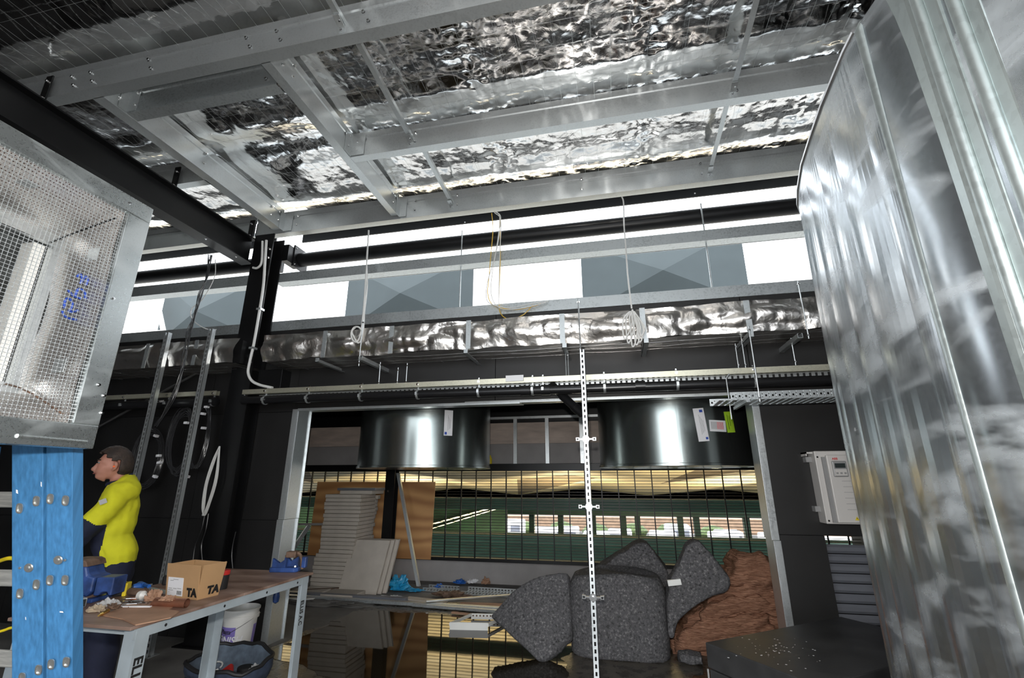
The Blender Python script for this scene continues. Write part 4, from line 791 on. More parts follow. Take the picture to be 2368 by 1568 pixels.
# ------------------------------------------------------------------ grey felt and brown glasswool
def organic(mb, name, mat, voxel=.022, disp=.02, dscale=.25, smooth_it=6):
    o = mb.build(name, mat, fix=True); r = o.modifiers.new('remesh','REMESH'); r.mode = 'VOXEL'; r.voxel_size = voxel; r.use_smooth_shade = True
    s = o.modifiers.new('smooth','SMOOTH'); s.iterations = smooth_it; s.factor = .6
    tx = bpy.data.textures.new(name,'CLOUDS'); tx.noise_scale = dscale; tx.noise_depth = 3; d = o.modifiers.new('displace','DISPLACE'); d.texture = tx; d.strength = disp; d.texture_coords = 'GLOBAL'; d.mid_level = .5
    return o
def plank_px(L, Yf, thick, dz=0):
    """solid from a measured outline standing at depth Yf, thick in depth"""
    pts = [at(x,y,Y=(r[0] if r else Yf)) for x,y,*r in L]; n = len(pts); off = Vector((0,thick,0)); return MB().add(pts+[p+off for p in pts], [tuple(reversed(range(n))), tuple(range(n,2*n))]+[(i,(i+1)%n,(i+1)%n+n,i+n) for i in range(n)])
# centre: folded blanket standing like a half drum
def fold(cx, cy, rx, ry, z0, z1, pw, bulge=.04, lean=0):
    b = MB(); n, m = 40, 14
    def f(u, v):
        a = u*2*math.pi; c, s = math.cos(a), math.sin(a); k = (abs(c)**pw+abs(s)**pw)**(-1/pw); e = 1 - .10*max(0,(v-.8)/.2)**2; z = z0+(z1-z0)*v
        zz = z + (.08*math.cos((c*k)*1.3)-.06)*v; return Vector((cx+rx*c*k*e+lean*v, cy+ry*s*k*e - bulge*math.sin(v*math.pi), zz))
    b.grid(f, n, m); top = [f(i/n,1) for i in range(n)]; bot = [f(i/n,0) for i in range(n)]; b.add(top, [tuple(range(n))]); b.add(bot, [tuple(reversed(range(n)))]); return b
tag(organic(fold(-.08,5.36,.47,.30,.0,.72,3.2), 'felt_bundle', G['felt'], .02, .025, .3), 'big folded bundle of speckled grey felt behind the slotted post', 'felt')
def felt_sheet(A, B, C_, D_, bul, th, name, label):
    A, B, C_, D_ = map(Vector, (A,B,C_,D_)); n = (B-A).cross(D_-A).normalized(); n = -n if n.y > 0 else n
    def f(u, v, off): p = (A*(1-u)+B*u)*(1-v)+(D_*(1-u)+C_*u)*v; e = (B-C_).normalized(); return p + n*(bul*math.sin(math.pi*u)*1 + off) + e*(.10*math.sin(math.pi*u))*(1-v) - e*.06*math.sin(math.pi*u)*v
    return tag(organic(MB().slab(lambda u,v: f(u,v,0), lambda u,v: f(u,v,-th), 14, 10), name, G['felt'], .02, .02, .3), label, 'felt')
felt_sheet(at(1133,1425,Y=5.25), at(1312,1322,Y=5.22), at(1320,1470,Y=5.06), at(1243,1528,Y=4.86), .05, .10, 'felt_sheet', 'stiff curved sheet of grey felt propped at the left of the bundle')
tag(organic(plank_px([(1372,1345),(1378,1318),(1420,1290),(1470,1258),(1490,1255),(1510,1272),(1530,1300),(1548,1325),(1550,1360),(1372,1362)], 5.75, .42), 'felt_bundle', G['felt'], .022, .05, .2, 10), 'grey felt hump rising behind the big bundle', 'felt')
tag(organic(plank_px([(1545,1482),(1546,1345),(1572,1300),(1588,1262),(1605,1250),(1622,1252),(1650,1290),(1690,1340),(1688,1362),(1640,1385),(1585,1425),(1566,1445),(1562,1482)], 5.02, .24), 'felt_bundle', G['felt'], .022, .05, .2, 10), 'tall rolled grey felt leaning against the brown insulation', 'felt')
tag(organic(MB().cbx((.55,5.16,.05),.22,.16,.10), 'felt_offcut', G['felt'], .022, .08, .2, 10), 'small grey felt offcut on the floor between bundle and insulation', 'felt')
tag(MB(Matrix.Translation(at(1559,1346,Y=5.0)) @ Matrix.Rotation(R(-8),4,'Y')).bx(-.06,.06,-.03,.0,-.025,.025).build('metal_tag', G['white_metal'], bevel=.003), 'small white metal bracket stuck between the felt pieces', 'tag')
ip = thing('insulation_pile', 'heap of brown glasswool batts slumped against the right jamb', 'insulation', (1.0,5.6,0))
def batt(L, Yf, thick, seed, amp):
    b = plank_px(L, Yf, thick); tmp = b.build('tmp', G['batt'], fix=True); r = tmp.modifiers.new('r','REMESH'); r.mode = 'VOXEL'; r.voxel_size = .018; s = tmp.modifiers.new('s','SMOOTH'); s.iterations = 14; s.factor = .6
    dg = bpy.context.evaluated_depsgraph_get(); dg.update(); me = bpy.data.meshes.new_from_object(tmp.evaluated_get(dg)); me.transform(Matrix.Translation(tmp.location - ip.location)); bpy.data.objects.remove(tmp)
    nn = [v.normal.copy() for v in me.vertices]
    for v, n in zip(me.vertices, nn):
        p = v.co + Vector((seed,0,0)); q = Vector((p.x*2.6, p.y*2.6, p.z*9 - p.x*3.2)); v.co += n*amp*(mnoise.noise(q) + .5*mnoise.noise(q*2.3) + .3*mnoise.noise(Vector((p.x*14,p.y*14,p.z*30))))
        v.co.z = max(v.co.z, .002 - ip.location.z)
    me.polygons.foreach_set('use_smooth', [True]*len(me.polygons)); me.materials.clear(); me.materials.append(G['batt']); me.name = 'batt'; o = bpy.data.objects.new('batt', me); COL.objects.link(o); o.parent = ip
batt([(1555,1520),(1562,1462),(1590,1425),(1630,1395),(1670,1362),(1700,1338),(1795,1330),(1812,1400),(1822,1450),(1828,1520)], 5.36, .7, 1, .085)
batt([(1690,1350),(1706,1318),(1700,1300),(1715,1286),(1750,1290),(1775,1285),(1796,1305),(1806,1345),(1780,1362),(1740,1352)], 5.34, .5, 5, .06)
batt([(1560,1520),(1575,1470),(1640,1430),(1720,1420),(1770,1425),(1800,1460),(1812,1520)], 5.27, .3, 9, .07)
batt([(1620,1440),(1640,1400),(1690,1375),(1750,1380),(1800,1400),(1812,1430),(1740,1425),(1680,1430)], 5.29, .3, 14, .06)
# ================================================================== STATION HALL BEYOND THE GRILLE
struct(MB().bx(-60,40,8.8,90,-4.2,-4.0).build('ground', G['soil']), 'ground outside')
tag(MB().bx(-18,12,9.4,30,-3.99,-3.8).build('platform_deck', G['greend']), 'dark green platform deck below the grille', 'platform')
zp = at(1400,1238,Y=10.6).z; tag(MB().bx(-16,10,10.6,10.72,-3.8,zp).build('parapet_wall', G['greend']), 'dark green parapet screen low beyond the grille', 'screen')
xg = at(1172,1200,Y=13.0).x; tag(MB().bx(-18,xg,13.0,13.1,-3.8,at(1172,1158,Y=13).z).build('green_screen', G['greend']), 'tall dark green screen filling the left of the hall', 'screen')
for k, (p, q) in enumerate((((1000,1212),(1170,1166)),((1000,1222),(1165,1172)))): 
    a, b = at(*p, Y=12.96), at(*q, Y=12.96); tag(MB().bar(a, b, .05, .035-.012*k).build('deck_edge', G['white_metal']), ('upper' if k == 0 else 'lower')+' pale edge line sloping across the green screen', 'edge strip', 'pale deck edges')
for k, (py, y, h, l) in enumerate(((1168,8.9,.20,'upper'),(1252,8.9,.14,'lower'))):
    z = at(1400,py,Y=y).z; tag(MB().bx(-14,8,y,y+.12,z-h/2,z+h/2).bx(-14,8,y-.04,y+.16,z+h/2-.03,z+h/2).build('green_rail', G['green'], bevel=.006), l+' green steel rail just beyond the grille', 'rail', 'green rails beyond the grille')
for k, x in enumerate((-3.0,-2.0,-.9,.1,.55,1.9,2.4,3.9,5.0)):
    tag(MB().bx(x-.09,x+.09,17.0,17.2,-3.8,.6).build('green_post', G['green']), 'dark green steel post standing in the station hall', 'post', 'green hall posts')
tag(MB().bx(-14,10,16.6,16.9,at(1400,1192,Y=16.6).z,.95).build('green_beam', G['green']), 'green beam carried on the hall posts', 'beam')
for k in range(3):
    t = tag(MB().bx(3.1+k*.9,3.8+k*.9,19+1.5*k,19.4+1.5*k,-3.8,-.9-.2*k).build('green_cabinet', G['greend']), 'green cabinet standing on the platform deck', 'cabinet', 'green platform cabinets')
# folded timber soffit falling away from the building
sfp = thing('timber_canopy', 'folded pale timber canopy soffit over the station hall', 'canopy', (-3,15,1.2))
def facet(pts, mat, nm):
    pts = [Vector(p) for p in pts]; n = len(pts); up = Vector((0,0,.08)); MB().add(pts+[p+up for p in pts], [tuple(range(n)),tuple(reversed(range(n,2*n)))]+[(i,(i+1)%n,(i+1)%n+n,i+n) for i in range(n)]).build(nm, mat, sfp)
def cz(x, y): return 2.45 - (y-9)*.075
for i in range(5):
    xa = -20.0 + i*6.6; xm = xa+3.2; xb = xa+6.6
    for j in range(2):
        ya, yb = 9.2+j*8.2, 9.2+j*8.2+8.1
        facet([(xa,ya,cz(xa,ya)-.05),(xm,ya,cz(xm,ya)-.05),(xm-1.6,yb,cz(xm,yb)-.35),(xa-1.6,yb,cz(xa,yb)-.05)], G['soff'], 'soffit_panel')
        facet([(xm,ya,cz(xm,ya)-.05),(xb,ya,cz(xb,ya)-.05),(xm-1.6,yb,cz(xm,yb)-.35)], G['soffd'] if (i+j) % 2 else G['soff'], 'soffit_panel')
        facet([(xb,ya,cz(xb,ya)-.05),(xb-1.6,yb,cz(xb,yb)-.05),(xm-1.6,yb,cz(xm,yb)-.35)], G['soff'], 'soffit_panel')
facet([(-26,25.7,-.1),(14,25.7,-.1),(14,25.7,1.6),(-26,25.7,1.6)], G['soff'], 'fascia_board')
# added area lamps that brighten the soffit, each over an invented box
for k, (x, y) in enumerate(((-9,12),(-3.5,12),(1.5,12),(-8,19),(-2,19),(4,19))):
    L_ = bpy.data.lights.new('soffit_fill','AREA'); L_.energy = 260; L_.size = 1.2; L_.color = (1,.86,.55); lo = bpy.data.objects.new('soffit_fill', L_); COL.objects.link(lo); lo.location = (x,y,-.65); lo.rotation_euler = (R(180),0,0)
    tag(MB().bx(x-.65,x+.65,y-.10,y+.10,-.80,-.68).build('fill_lamp_box', G['greend']), 'slim green box added under a canopy fill lamp', 'added lamp box', 'added lamp boxes')
# street in daylight beyond the hall
random.seed(5)
for k in range(20):
    x = -11+k*1.35+random.uniform(-.4,.4); y = 34+(k % 3)*3.2+random.uniform(-.4,.4); t = thing('parked_van', 'white vehicle parked in the daylight street beyond the station', 'vehicle', (x,y,-4.0), 'vehicles in the street'); h = random.uniform(1.5,2.0) if k % 3 == 0 else random.uniform(1.9,2.5)
    MB().bx(x-.9,x+.9,y-.9,y+.9,-3.8,-4+h).build('body', G['vanw'], t, bevel=.12); MB().bx(x-.75,x+.75,y-.93,y-.9,-4+h*.66,-4+h*.86).build('window_band', G['slat'], t)
    MB().bx(x-.88,x+.88,y-.94,y-.9,-3.55,-3.50).build('stripe', G['red'], t)
    for sx in (-1,1): MB().lathe([(.28,-.1),(.28,.1)], (x+sx*.55,y-.85,-3.72), 16, 'y').build('wheel', G['rub'], t, smooth=True)
tag(MB().bx(-44,26,58,60,-4,at(1400,1196,Y=58).z).build('street_building', G['brick']), 'orange brick building across the street', 'building')
for k in range(10): rag_ = Vector((-24+k*3.6,50+(k%3),-4.0)); o = MB().lathe([(.3,0),(1.1,.3),(1.4,.8),(.9,1.3),(.2,1.5)], rag_, 12).build('street_bush', G['leaf'], smooth=True); tag(o, 'green bush growing along the brick building', 'bush', 'street bushes')
for px, pz, m, l in ((1320,1200,'vest','figure in a lime vest walking on the platform'),(1612,1205,'greend','dark figure standing in the hall behind the grille'),(1680,1190,'greend','taller dark figure standing in the hall behind the grille')):
    p = at(px,pz,Y=20); t = thing('person', l, 'person', (p.x,20,-3.7)); MB().lathe([(.10,0),(.13,.4),(.17,.95),(.20,1.0),(.24,1.35),(.20,1.5),(.07,1.56),(.07,1.60),(.11,1.68),(.11,1.78),(.04,1.85)], (p.x,20,-3.7), 14).build('body', G[m], t, smooth=True)
# ================================================================== BIG SHEET-METAL DUCT AT THE RIGHT
ZR = 2.90
out = [(.83,-.55),(.815,.35),(.805,1.10)] + [tuple(at(x,y,Z=ZR)[:2]) for x,y in ((1975,72),(1952,118),(1901,241),(1875,316),(1855,379),(1846,436))]
lx_, ly_ = out[-1]; out += [(lx_+.045,ly_+.14),(lx_+.11,ly_+.27),(lx_+.21,ly_+.38),(lx_+.36,ly_+.46),(lx_+.6,ly_+.50),(2.9,ly_+.52)]
bd = thing('elbow_duct', 'huge galvanised duct elbow filling the right edge, white with flash glare', 'duct', (1.3,1.6,0))
def shell(pts, z0, z1, t=.002):
    v = []; f = []
    dense = []; bul = []
    for (a, b), (c, d) in zip(pts, pts[1:]):
        L = math.hypot(c-a, d-b); nx_, ny_ = (d-b)/L, -(c-a)/L
        for k in range(9):
            q = k/9; s = -.020*min(1, L/.2)*math.sin(q*math.pi); dense.append((a+(c-a)*q, b+(d-b)*q)); bul.append((nx_*s, ny_*s))
    dense.append(pts[-1]); bul.append((0,0)); n = len(dense); nz_ = 12
    for j in range(nz_+1):
        kk = 1-(j/nz_)**6
        for (x, y), (p_, q_) in zip(dense, bul): v.append((x+p_*kk, y+q_*kk, z0+(z1-z0)*j/nz_))
    for j in range(nz_):
        for i in range(n-1): a = j*n+i; f.append((a, a+n, a+n+1, a+1))
    return MB().add(v, f), dense
sh, dense = shell(out[3:], .02, ZR); o = sh.build('elbow_skin', G['duct'], bd)
so = o.modifiers.new('solid','SOLIDIFY'); so.thickness = .0015
s2_, d2_ = shell(out[:4], .02, ZR); s2_.build('straight_skin', G['duct'], bd, smooth=True)
MB().tube([(x,y,ZR) for x, y in dense], .008, 8).build('top_seam', G['steel'], bd, smooth=True)
MB().add([(x,y,ZR-.004) for x,y in out]+[(3.0,out[-1][1],ZR-.004),(3.0,-.55,ZR-.004)], [tuple(range(len(out)+2))]).build('top_sheet', G['duct'], bd)
def rail(x, y, r, nm='flange_rail', z1=ZR-.02): MB().tube([(x,y,.02),(x,y,z1),(x+.012,y,z1+.02)], r, 14).build(nm, G['flange'], bd, smooth=True)
p1, p2 = at(1993,57,Z=ZR), at(2043,15,Z=ZR)
rail(p1.x-.006, p1.y, .016); rail(p2.x-.012, p2.y-.02, .018)
MB().bx(p2.x-.012,p2.x+.05,p2.y-.02,p1.y,.02,ZR-.01).build('flange_web', G['flange'], bd)
MB().bx(p2.x-.030,p2.x+.02,p2.y-.125,p2.y-.03,.02,ZR-.005).build('slip_joint', G['flange'], bd, bevel=.012)
for px in (2128, 2215): q = at(px,10,X=.80); rail(.795, q.y, .013); MB().bx(.796,.83,q.y-.05,q.y-.012,.02,ZR-.01).build('slip_joint', G['flange'], bd, bevel=.006)
for px, py in ((2127,945),(1985,993)): q = at(px,py,X=.79); MB().lathe([(.006,-.006),(.004,0)], (q.x-.004,q.y,q.z), 8, 'x').build('rivet', G['chrome'], bd)  # first chrome bead is a flash highlight put in as a dot
# black case at the lower right
A = Vector((.485,3.63,0)); cu, cv = Vector((.797,.604,0)), Vector((.604,-.797,0)); bc = thing('black_case', 'scuffed black two-part case on the floor in front of the big duct', 'case', A)
def obox(o, u, v, lu, lv, z0, z1): a, b, c, d = o, o+u*lu, o+u*lu+v*lv, o+v*lv; Zl, Zh = Vector((0,0,z0)), Vector((0,0,z1)); return MB().add([a+Zl,b+Zl,c+Zl,d+Zl,a+Zh,b+Zh,c+Zh,d+Zh], [(0,1,2,3),(7,6,5,4),(0,4,5,1),(1,5,6,2),(2,6,7,3),(3,7,4,0)])
obox(A,cu,cv,1.4,.74,.46,.60).build('lid', G['cabbl'], bc, bevel=.006, fix=True); obox(A+cu*.006+cv*.006,cu,cv,1.388,.728,.0,.452).build('base', G['cabbl'], bc, bevel=.006, fix=True)
MB().tube([A+Vector((0,0,.452)),A+Vector((0,0,.002))], .006, 8).build('corner_trim', G['drived'], bc)
random.seed(2); sc_ = MB()
for k in range(60):
    q = A + cu*random.gauss(.28,.13) + cv*random.gauss(.28,.12); q.z = .6008; r = random.uniform(.0015,.007); sc_.lathe([(r,0),(r*.6,.0006)], q, 6)
sc_.build('paint_spatter', G['paper'], bc)['kind'] = 'stuff'
# ================================================================== MESH-FACED PLENUM AT THE LEFT
XP = -1.80; py0, py1, pz0, pz1 = .34, 1.336, 1.705, 2.668; iy0, iy1, iz0, iz1 = .43, 1.250, 1.785, 2.600
pl = thing('duct_plenum', 'lined galvanised plenum with wire mesh over its mouth, upper left', 'duct', (-2.2,.84,pz0))
for nm, b in (('top_flange',(XP-.02,XP,py0,py1,iz1,pz1)),('bottom_flange',(XP-.02,XP,py0,py1,pz0,iz0)),('far_flange',(XP-.0201,XP-.0001,iy1,py1,iz0,iz1)),('near_flange',(XP-.0201,XP-.0001,py0,iy0,iz0,iz1))): MB().bx(*b).build(nm, G['plen'], pl, bevel=.003)
MB().bx(XP-.06,XP-.02,py1-.006,py1,pz0,pz1).bx(XP-.06,XP-.02,py0,py1,pz1-.006,pz1).bx(XP-.06,XP-.02,py0,py1,pz0,pz0+.006).build('return_lip', G['plen'], pl)
MB().bx(-2.75,XP-.02,py0+.02,py1-.012,2.62,2.63).bx(-2.75,XP-.02,py1-.022,py1-.012,1.775,2.62).bx(-2.75,XP-.02,py0+.02,py1-.012,1.765,1.775).bx(-2.75,XP-.02,py0+.02,py0+.03,1.775,2.62).bx(-2.76,-2.75,py0+.02,py1-.012,1.765,2.63).build('casing', G['plen'], pl)
MB().tube([at(40,1008,X=XP+.002), at(200,1022,X=XP+.002)], .006, 8).build('pressed_bead', G['plen'], pl)
for px, py in ((228,890),(240,915),(235,955),(262,690),(300,470)): q = at(px,py,X=XP); bolt(pl, (XP,q.y,q.z), (1,0,0), None, .4)
XM = XP-.012; wm = MB(); y = iy0
while y < iy1: wm.bx(XM-.0007,XM+.0007,y-.0007,y+.0007,iz0-.01,iz1+.01); y += .0127
z = iz0
while z < iz1: wm.bx(XM-.0021,XM-.0007,iy0-.01,iy1+.01,z-.0007,z+.0007); z += .0127
wm.build('wire_mesh', G['galv'], pl)['kind'] = 'stuff'
XI = -2.13; jz0, jz1, jy0, jy1 = 1.90, 2.53, .50, 1.275
def lin(fn, nm): MB().grid(fn, 12, 16).build(nm, PERF['XZ' if nm in ('side_lining','near_lining') else 'XY'], pl, smooth=True)
sb = lambda t: math.sin(t*math.pi)
lin(lambda u,v: Vector((XP-.022+(XI-XP+.02)*u, iy1+(jy1-iy1)*u-.030*sb(u)-.006*sb(v*3), iz0+(jz0-iz0)*u+v*((iz1-iz0)+((jz1-jz0)-(iz1-iz0))*u))), 'side_lining')
lin(lambda u,v: Vector((XP-.022+(XI-XP+.02)*u, iy0+(jy0-iy0)*u+v*((iy1-iy0)+((jy1-jy0)-(iy1-iy0))*u), iz1+(jz1-iz1)*u-.030*sb(u))), 'top_lining')
lin(lambda u,v: Vector((XP-.022+(XI-XP+.02)*u, iy0+(jy0-iy0)*u+v*((iy1-iy0)+((jy1-jy0)-(iy1-iy0))*u), iz0+(jz0-iz0)*u+.030*sb(u))), 'bottom_lining')
lin(lambda u,v: Vector((XP-.022+(XI-XP+.02)*u, iy0+(jy0-iy0)*u+.03*sb(u), iz0+(jz0-iz0)*u+v*((iz1-iz0)+((jz1-jz0)-(iz1-iz0))*u))), 'near_lining')
MB().bx(XI-.03,XI,jy0,jy1,jz1-.035,jz1).bx(XI-.03,XI,jy0,jy1,jz0,jz0+.035).bx(XI-.031,XI-.001,jy1-.03,jy1,jz0+.035,jz1-.035).bx(XI-.031,XI-.001,jy0,jy0+.03,jz0+.035,jz1-.035).build('inner_frame', G['galv'], pl)
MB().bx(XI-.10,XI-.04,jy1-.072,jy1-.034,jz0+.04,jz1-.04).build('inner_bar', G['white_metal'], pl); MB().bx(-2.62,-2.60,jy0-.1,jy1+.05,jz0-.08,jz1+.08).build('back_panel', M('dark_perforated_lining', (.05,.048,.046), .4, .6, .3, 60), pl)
MB().tube([Vector((XP-.03+(XI-XP+.03)*t, iy1-.018-.02*sb(t), iz1-.03+(jz1-iz1)*t-.02*sb(t))) for t in np.linspace(0,1,12)], .0035, 6).build('lining_seam', G['blk'], pl); MB().tube([Vector((XP-.03+(XI-XP+.03)*t, iy1-.018-.02*sb(t), iz0+.03+(jz0-iz0)*t+.02*sb(t))) for t in np.linspace(0,1,12)], .0035, 6).build('lining_seam', G['rust'], pl)
for px, py in ((62,425),(215,588),(137,845)):
    q = at(px,py,Y=1.214) if px > 100 else at(px,py,Z=2.535); MB().cbx(q, .05 if px < 100 else .05, .04 if px < 100 else .003, .003 if px < 100 else .05).build('fixing_pin_plate', G['galv'], pl)
def stroke(L): MB().tube(curve([at(x,y,Y=1.2135) for x,y in L], 6), .0042, 6).build('marker_stroke', G['inkb'], pl, smooth=True)
stroke([(144,720),(149,730),(159,736),(175,739)]); stroke([(148,712),(150,696),(158,690),(167,700),(164,713),(160,722),(180,718)]); stroke([(158,672),(170,684),(186,690)]); stroke([(172,686),(182,668),(196,676),(198,690)]); stroke([(178,640),(186,634),(190,646),(186,656),(196,640),(203,646),(198,660)])
# ================================================================== BLUE STEPLADDER AT THE LEFT
DL = 1.73
def lp(x, y, dn=0): return _C + (_fw + _rt*((x-CXP)/FPX) + _up*((CYP-y)/FPX))*DL + _fw*dn      # point on the ladder's outer face
sl = thing('step_ladder', 'folded blue fibreglass stepladder standing at the lower left', 'ladder', lp(100,1568)-Vector((0,0,lp(100,1568).z)))
def zpt(x, z): # point of the ladder face line x at height z
    a, b = lp(x,1000), lp(x,1500); t = (z-a.z)/(b.z-a.z); return a+(b-a)*t
def lrail(x0, x1, off, nm, z1=1.755):
    v = []
    for z in (.01, z1):
        a, b = zpt(x0,z)+_fw*off, zpt(x1,z)+_fw*off; d = _fw*.045; t = .005; r_ = (b-a).normalized()
        v += [a, b, b+d, b+d-r_*t, b-r_*t+_fw*t, a+r_*t+_fw*t, a+r_*t+d, a+d]
    n = 8; MB().add(v, [tuple(range(n)), tuple(range(2*n-1,n-1,-1))]+[(i+n,(i+1)%n+n,(i+1)%n,i) for i in range(n)]).build(nm, G['bluef'], sl, fix=True, bevel=.002)
lrail(27,99,0,'front_rail'); lrail(104,165,.004,'rear_rail')
rd = Vector((-.99,-.08,0)).normalized()
def far_rail(x0, x1, off, nm):
    a0, a1, b0, b1 = zpt(x0,.01)+rd*.62, zpt(x0,1.72)+rd*.34, zpt(x1,.01)+rd*.66, zpt(x1,1.72)+rd*.34; d = -rd*.035; MB().add([a0,b0,b1,a1,a0+d,b0+d,b1+d,a1+d],[(0,1,2,3),(7,6,5,4),(0,4,5,1),(1,5,6,2),(2,6,7,3),(3,7,4,0)]).build(nm, G['bluef'], sl, fix=True)
far_rail(27,99,0,'far_front_rail'); far_rail(104,165,0,'far_rear_rail')
for k, py in enumerate((1160,1345,1535,1722)):
    a, b = lp(38,py,.02), lp(92,py,.02); e = .42+.045*k; up_ = Vector((0,0,.028)); q = [a-up_, b-up_, b-up_+rd*e, a-up_+rd*e]; MB().add(q+[p+up_*2 for p in q], [(0,1,2,3),(7,6,5,4),(0,4,5,1),(1,5,6,2),(2,6,7,3),(3,7,4,0)]).build('step', G['rung'], sl, fix=True, bevel=.004)
    a = lp(135,py,.03); MB().tube([a, a+rd*e], .014, 8).build('rear_brace', G['alu'], sl, smooth=True)
def rivet(x, y, tilt=.12, s=1):
    c = lp(x,y,-.0015); Mx = Matrix((( _rt.x, _up.x, -_fw.x, c.x),(_rt.y,_up.y,-_fw.y,c.y),(_rt.z,_up.z,-_fw.z,c.z),(0,0,0,1))) @ Matrix.Rotation(-tilt,4,'Z'); po = []
    for i in range(16): an = 2*math.pi*i/16; k = (abs(math.cos(an))**3.2+abs(math.sin(an))**3.2)**(-1/3.2); po.append((math.cos(an)*k*.0125*s, math.sin(an)*k*.019*s))
    ring = MB(Mx); pi = [(x_*.68,y_*.70) for x_,y_ in po]; n = 16; ring.add([(x_,y_,0) for x_,y_ in po]+[(x_,y_,.003) for x_,y_ in po]+[(x_,y_,.003) for x_,y_ in pi]+[(x_,y_,-.0005) for x_,y_ in pi], [(i,(i+1)%n,(i+1)%n+n,i+n) for i in range(n)]+[(i+n,(i+1)%n+n,(i+1)%n+2*n,i+2*n) for i in range(n)]+[(i+2*n,(i+1)%n+2*n,(i+1)%n+3*n,i+3*n) for i in range(n)]+[tuple(range(3*n,4*n))]); ring.build('rivet', G['alu'], sl, fix=True)
for x, y in ((47,1175),(86,1158),(118,1153),(153,1157),(48,1372),(86,1351),(117,1341),(152,1341),(53,1566),(91,1548),(120,1535),(155,1530)): rivet(x, y)
for x, y, dx in ((67,1313,-20),(135,1295,16)):
    c = lp(x,y,-.001); Mx = Matrix((( _rt.x, _up.x, -_fw.x, c.x),(_rt.y,_up.y,-_fw.y,c.y),(_rt.z,_up.z,-_fw.z,c.z),(0,0,0,1))); MB(Mx).lathe([(.017,0),(.015,.003),(.007,.003),(.006,.006)], (0,0,0), 20).build('washer', G['alu'], sl, smooth=True); MB(Mx).lathe([(.005,0),(.004,.003)], (dx*DL/FPX,0,0), 10).build('small_rivet', G['alu'], sl)
rag_p = [(40,1137,.008,.016),(96,1120,.004,.02),(143,1415,.014,.006),(60,1430,.003,.012)]
for x, y, w_, h_ in rag_p: c = lp(x,y,-.0008); MB().add([c-_rt*w_*.5-_up*h_*.3, c+_rt*w_*.5-_up*h_*.5, c+_rt*w_*.3+_up*h_*.4, c-_rt*w_*.5+_up*h_*.5],[(0,1,2,3)]).build('paint_fleck', G['paper'], sl)
def lq(x, y, dep): return _C + (_fw + _rt*((x-CXP)/FPX) + _up*((CYP-y)/FPX))*dep
tag(MB().tube(curve([lq(-60,1330,2.0),lq(-20,1305,2.0),lq(2,1296,2.0),lq(24,1291,2.0),lq(50,1296,2.02)],6), .008, 8).build('yellow_hose', G['yel'], smooth=True), 'yellow hose looping behind the blue ladder', 'hose')
tag(MB().tube(curve([lq(-60,1475,2.2),lq(5,1459,2.2),lq(26,1452,2.2),lq(60,1450,2.2)],6), .006, 8).build('yellow_hose', G['yel'], smooth=True), 'lower yellow cord behind the blue ladder', 'hose')
# ================================================================== WORKBENCH
ZB = .9; bx0, bx1, by0, by1 = -3.21, -2.405, 2.17, 3.655
wb = thing('workbench', 'steel-framed workbench with a worn brown plywood top', 'workbench', ((bx0+bx1)/2,(by0+by1)/2,0))
MB().bx(bx0,bx1,by0,2.92,ZB-.016,ZB).build('bench_top', G['top'], wb, bevel=.002); MB().bx(bx0,bx1,2.923,by1,ZB-.016,ZB).build('bench_top', G['top'], wb, bevel=.002)
def L_rail(p, q, nrm, nm):   # angle iron: vertical leg 50 + horizontal leg
    p, q = Vector(p), Vector(q); n = Vector(nrm); MB().bar(p-Vector((0,0,.025)), q-Vector((0,0,.025)), .005, .05).bar(p-n*.02-Vector((0,0,.0025)), q-n*.02-Vector((0,0,.0025)), .04, .005).build(nm, G['bench'], wb)
zf = ZB-.017; L_rail((bx1-.012,by0+.03,zf),(bx1-.012,by1-.04,zf),(1,0,0),'side_rail'); L_rail((bx0+.012,by0+.03,zf),(bx0+.012,by1-.04,zf),(-1,0,0),'side_rail'); L_rail((bx0+.02,by1-.04,zf),(bx1-.02,by1-.04,zf),(0,1,0),'end_rail'); L_rail((bx0+.02,by0+.10,zf),(bx1-.02,by0+.10,zf),(0,-1,0),'end_rail')
def leg(x, y, sx, sy):   # angle-iron leg: two 70 mm faces
    w = .075; return MB().bx(min(x,x-sx*w),max(x,x-sx*w),min(y,y-sy*.006),max(y,y-sy*.006),0,zf-.001).bx(min(x,x-sx*.006),max(x,x-sx*.006),min(y-sy*.006,y-sy*w),max(y-sy*.006,y-sy*w),0,zf-.001).build('leg', G['bench'], wb)
leg(bx1-.008,by0+.045,1,-1); leg(bx1-.008,by1-.045,1,1); leg(bx0+.008,by1-.045,-1,1); leg(bx0+.008,by0+.045,-1,-1)
for y in (2.38,2.78,3.15,3.48): MB().lathe([(.008,.0),(.008,.0012)], (bx1-.0100,y,zf-.026), 12, 'x').build('hole', G['ink'], wb)
put_text('ELLIS', .068, G['ink'], wb, (bx1-.0065,by0+.062,.75), (0,0,-1), (0,1,0), .002, .0006, 1.1); put_text('ELLIS A.C', .052, G['ink'], wb, (bx1-.0065,by1-.108,.72), (0,0,-1), (0,1,0), .0012, .0006, .8)
# ---- things on the bench
def bp(x, y, z=ZB): return at(x, y, Z=z)
MBox = lambda c, rz: Matrix.Translation(c) @ Matrix.Rotation(rz,4,'Z')
# opened-out cardboard sheet
cs = [bp(x,y,ZB+.001) for x,y in ((238,1425),(290,1402),(335,1410-10),(400,1405),(390,1412),(415,1416),(395,1430),(360,1438),(313,1447),(285,1434))]
tag(MB().prism([(p.x,p.y) for p in cs], (0,0,ZB+.001), (1,0,0), (0,1,0), (0,0,.006)).build('cardboard_sheet', G['card2'], fix=True), 'torn brown cardboard sheet at the near edge of the bench', 'cardboard')
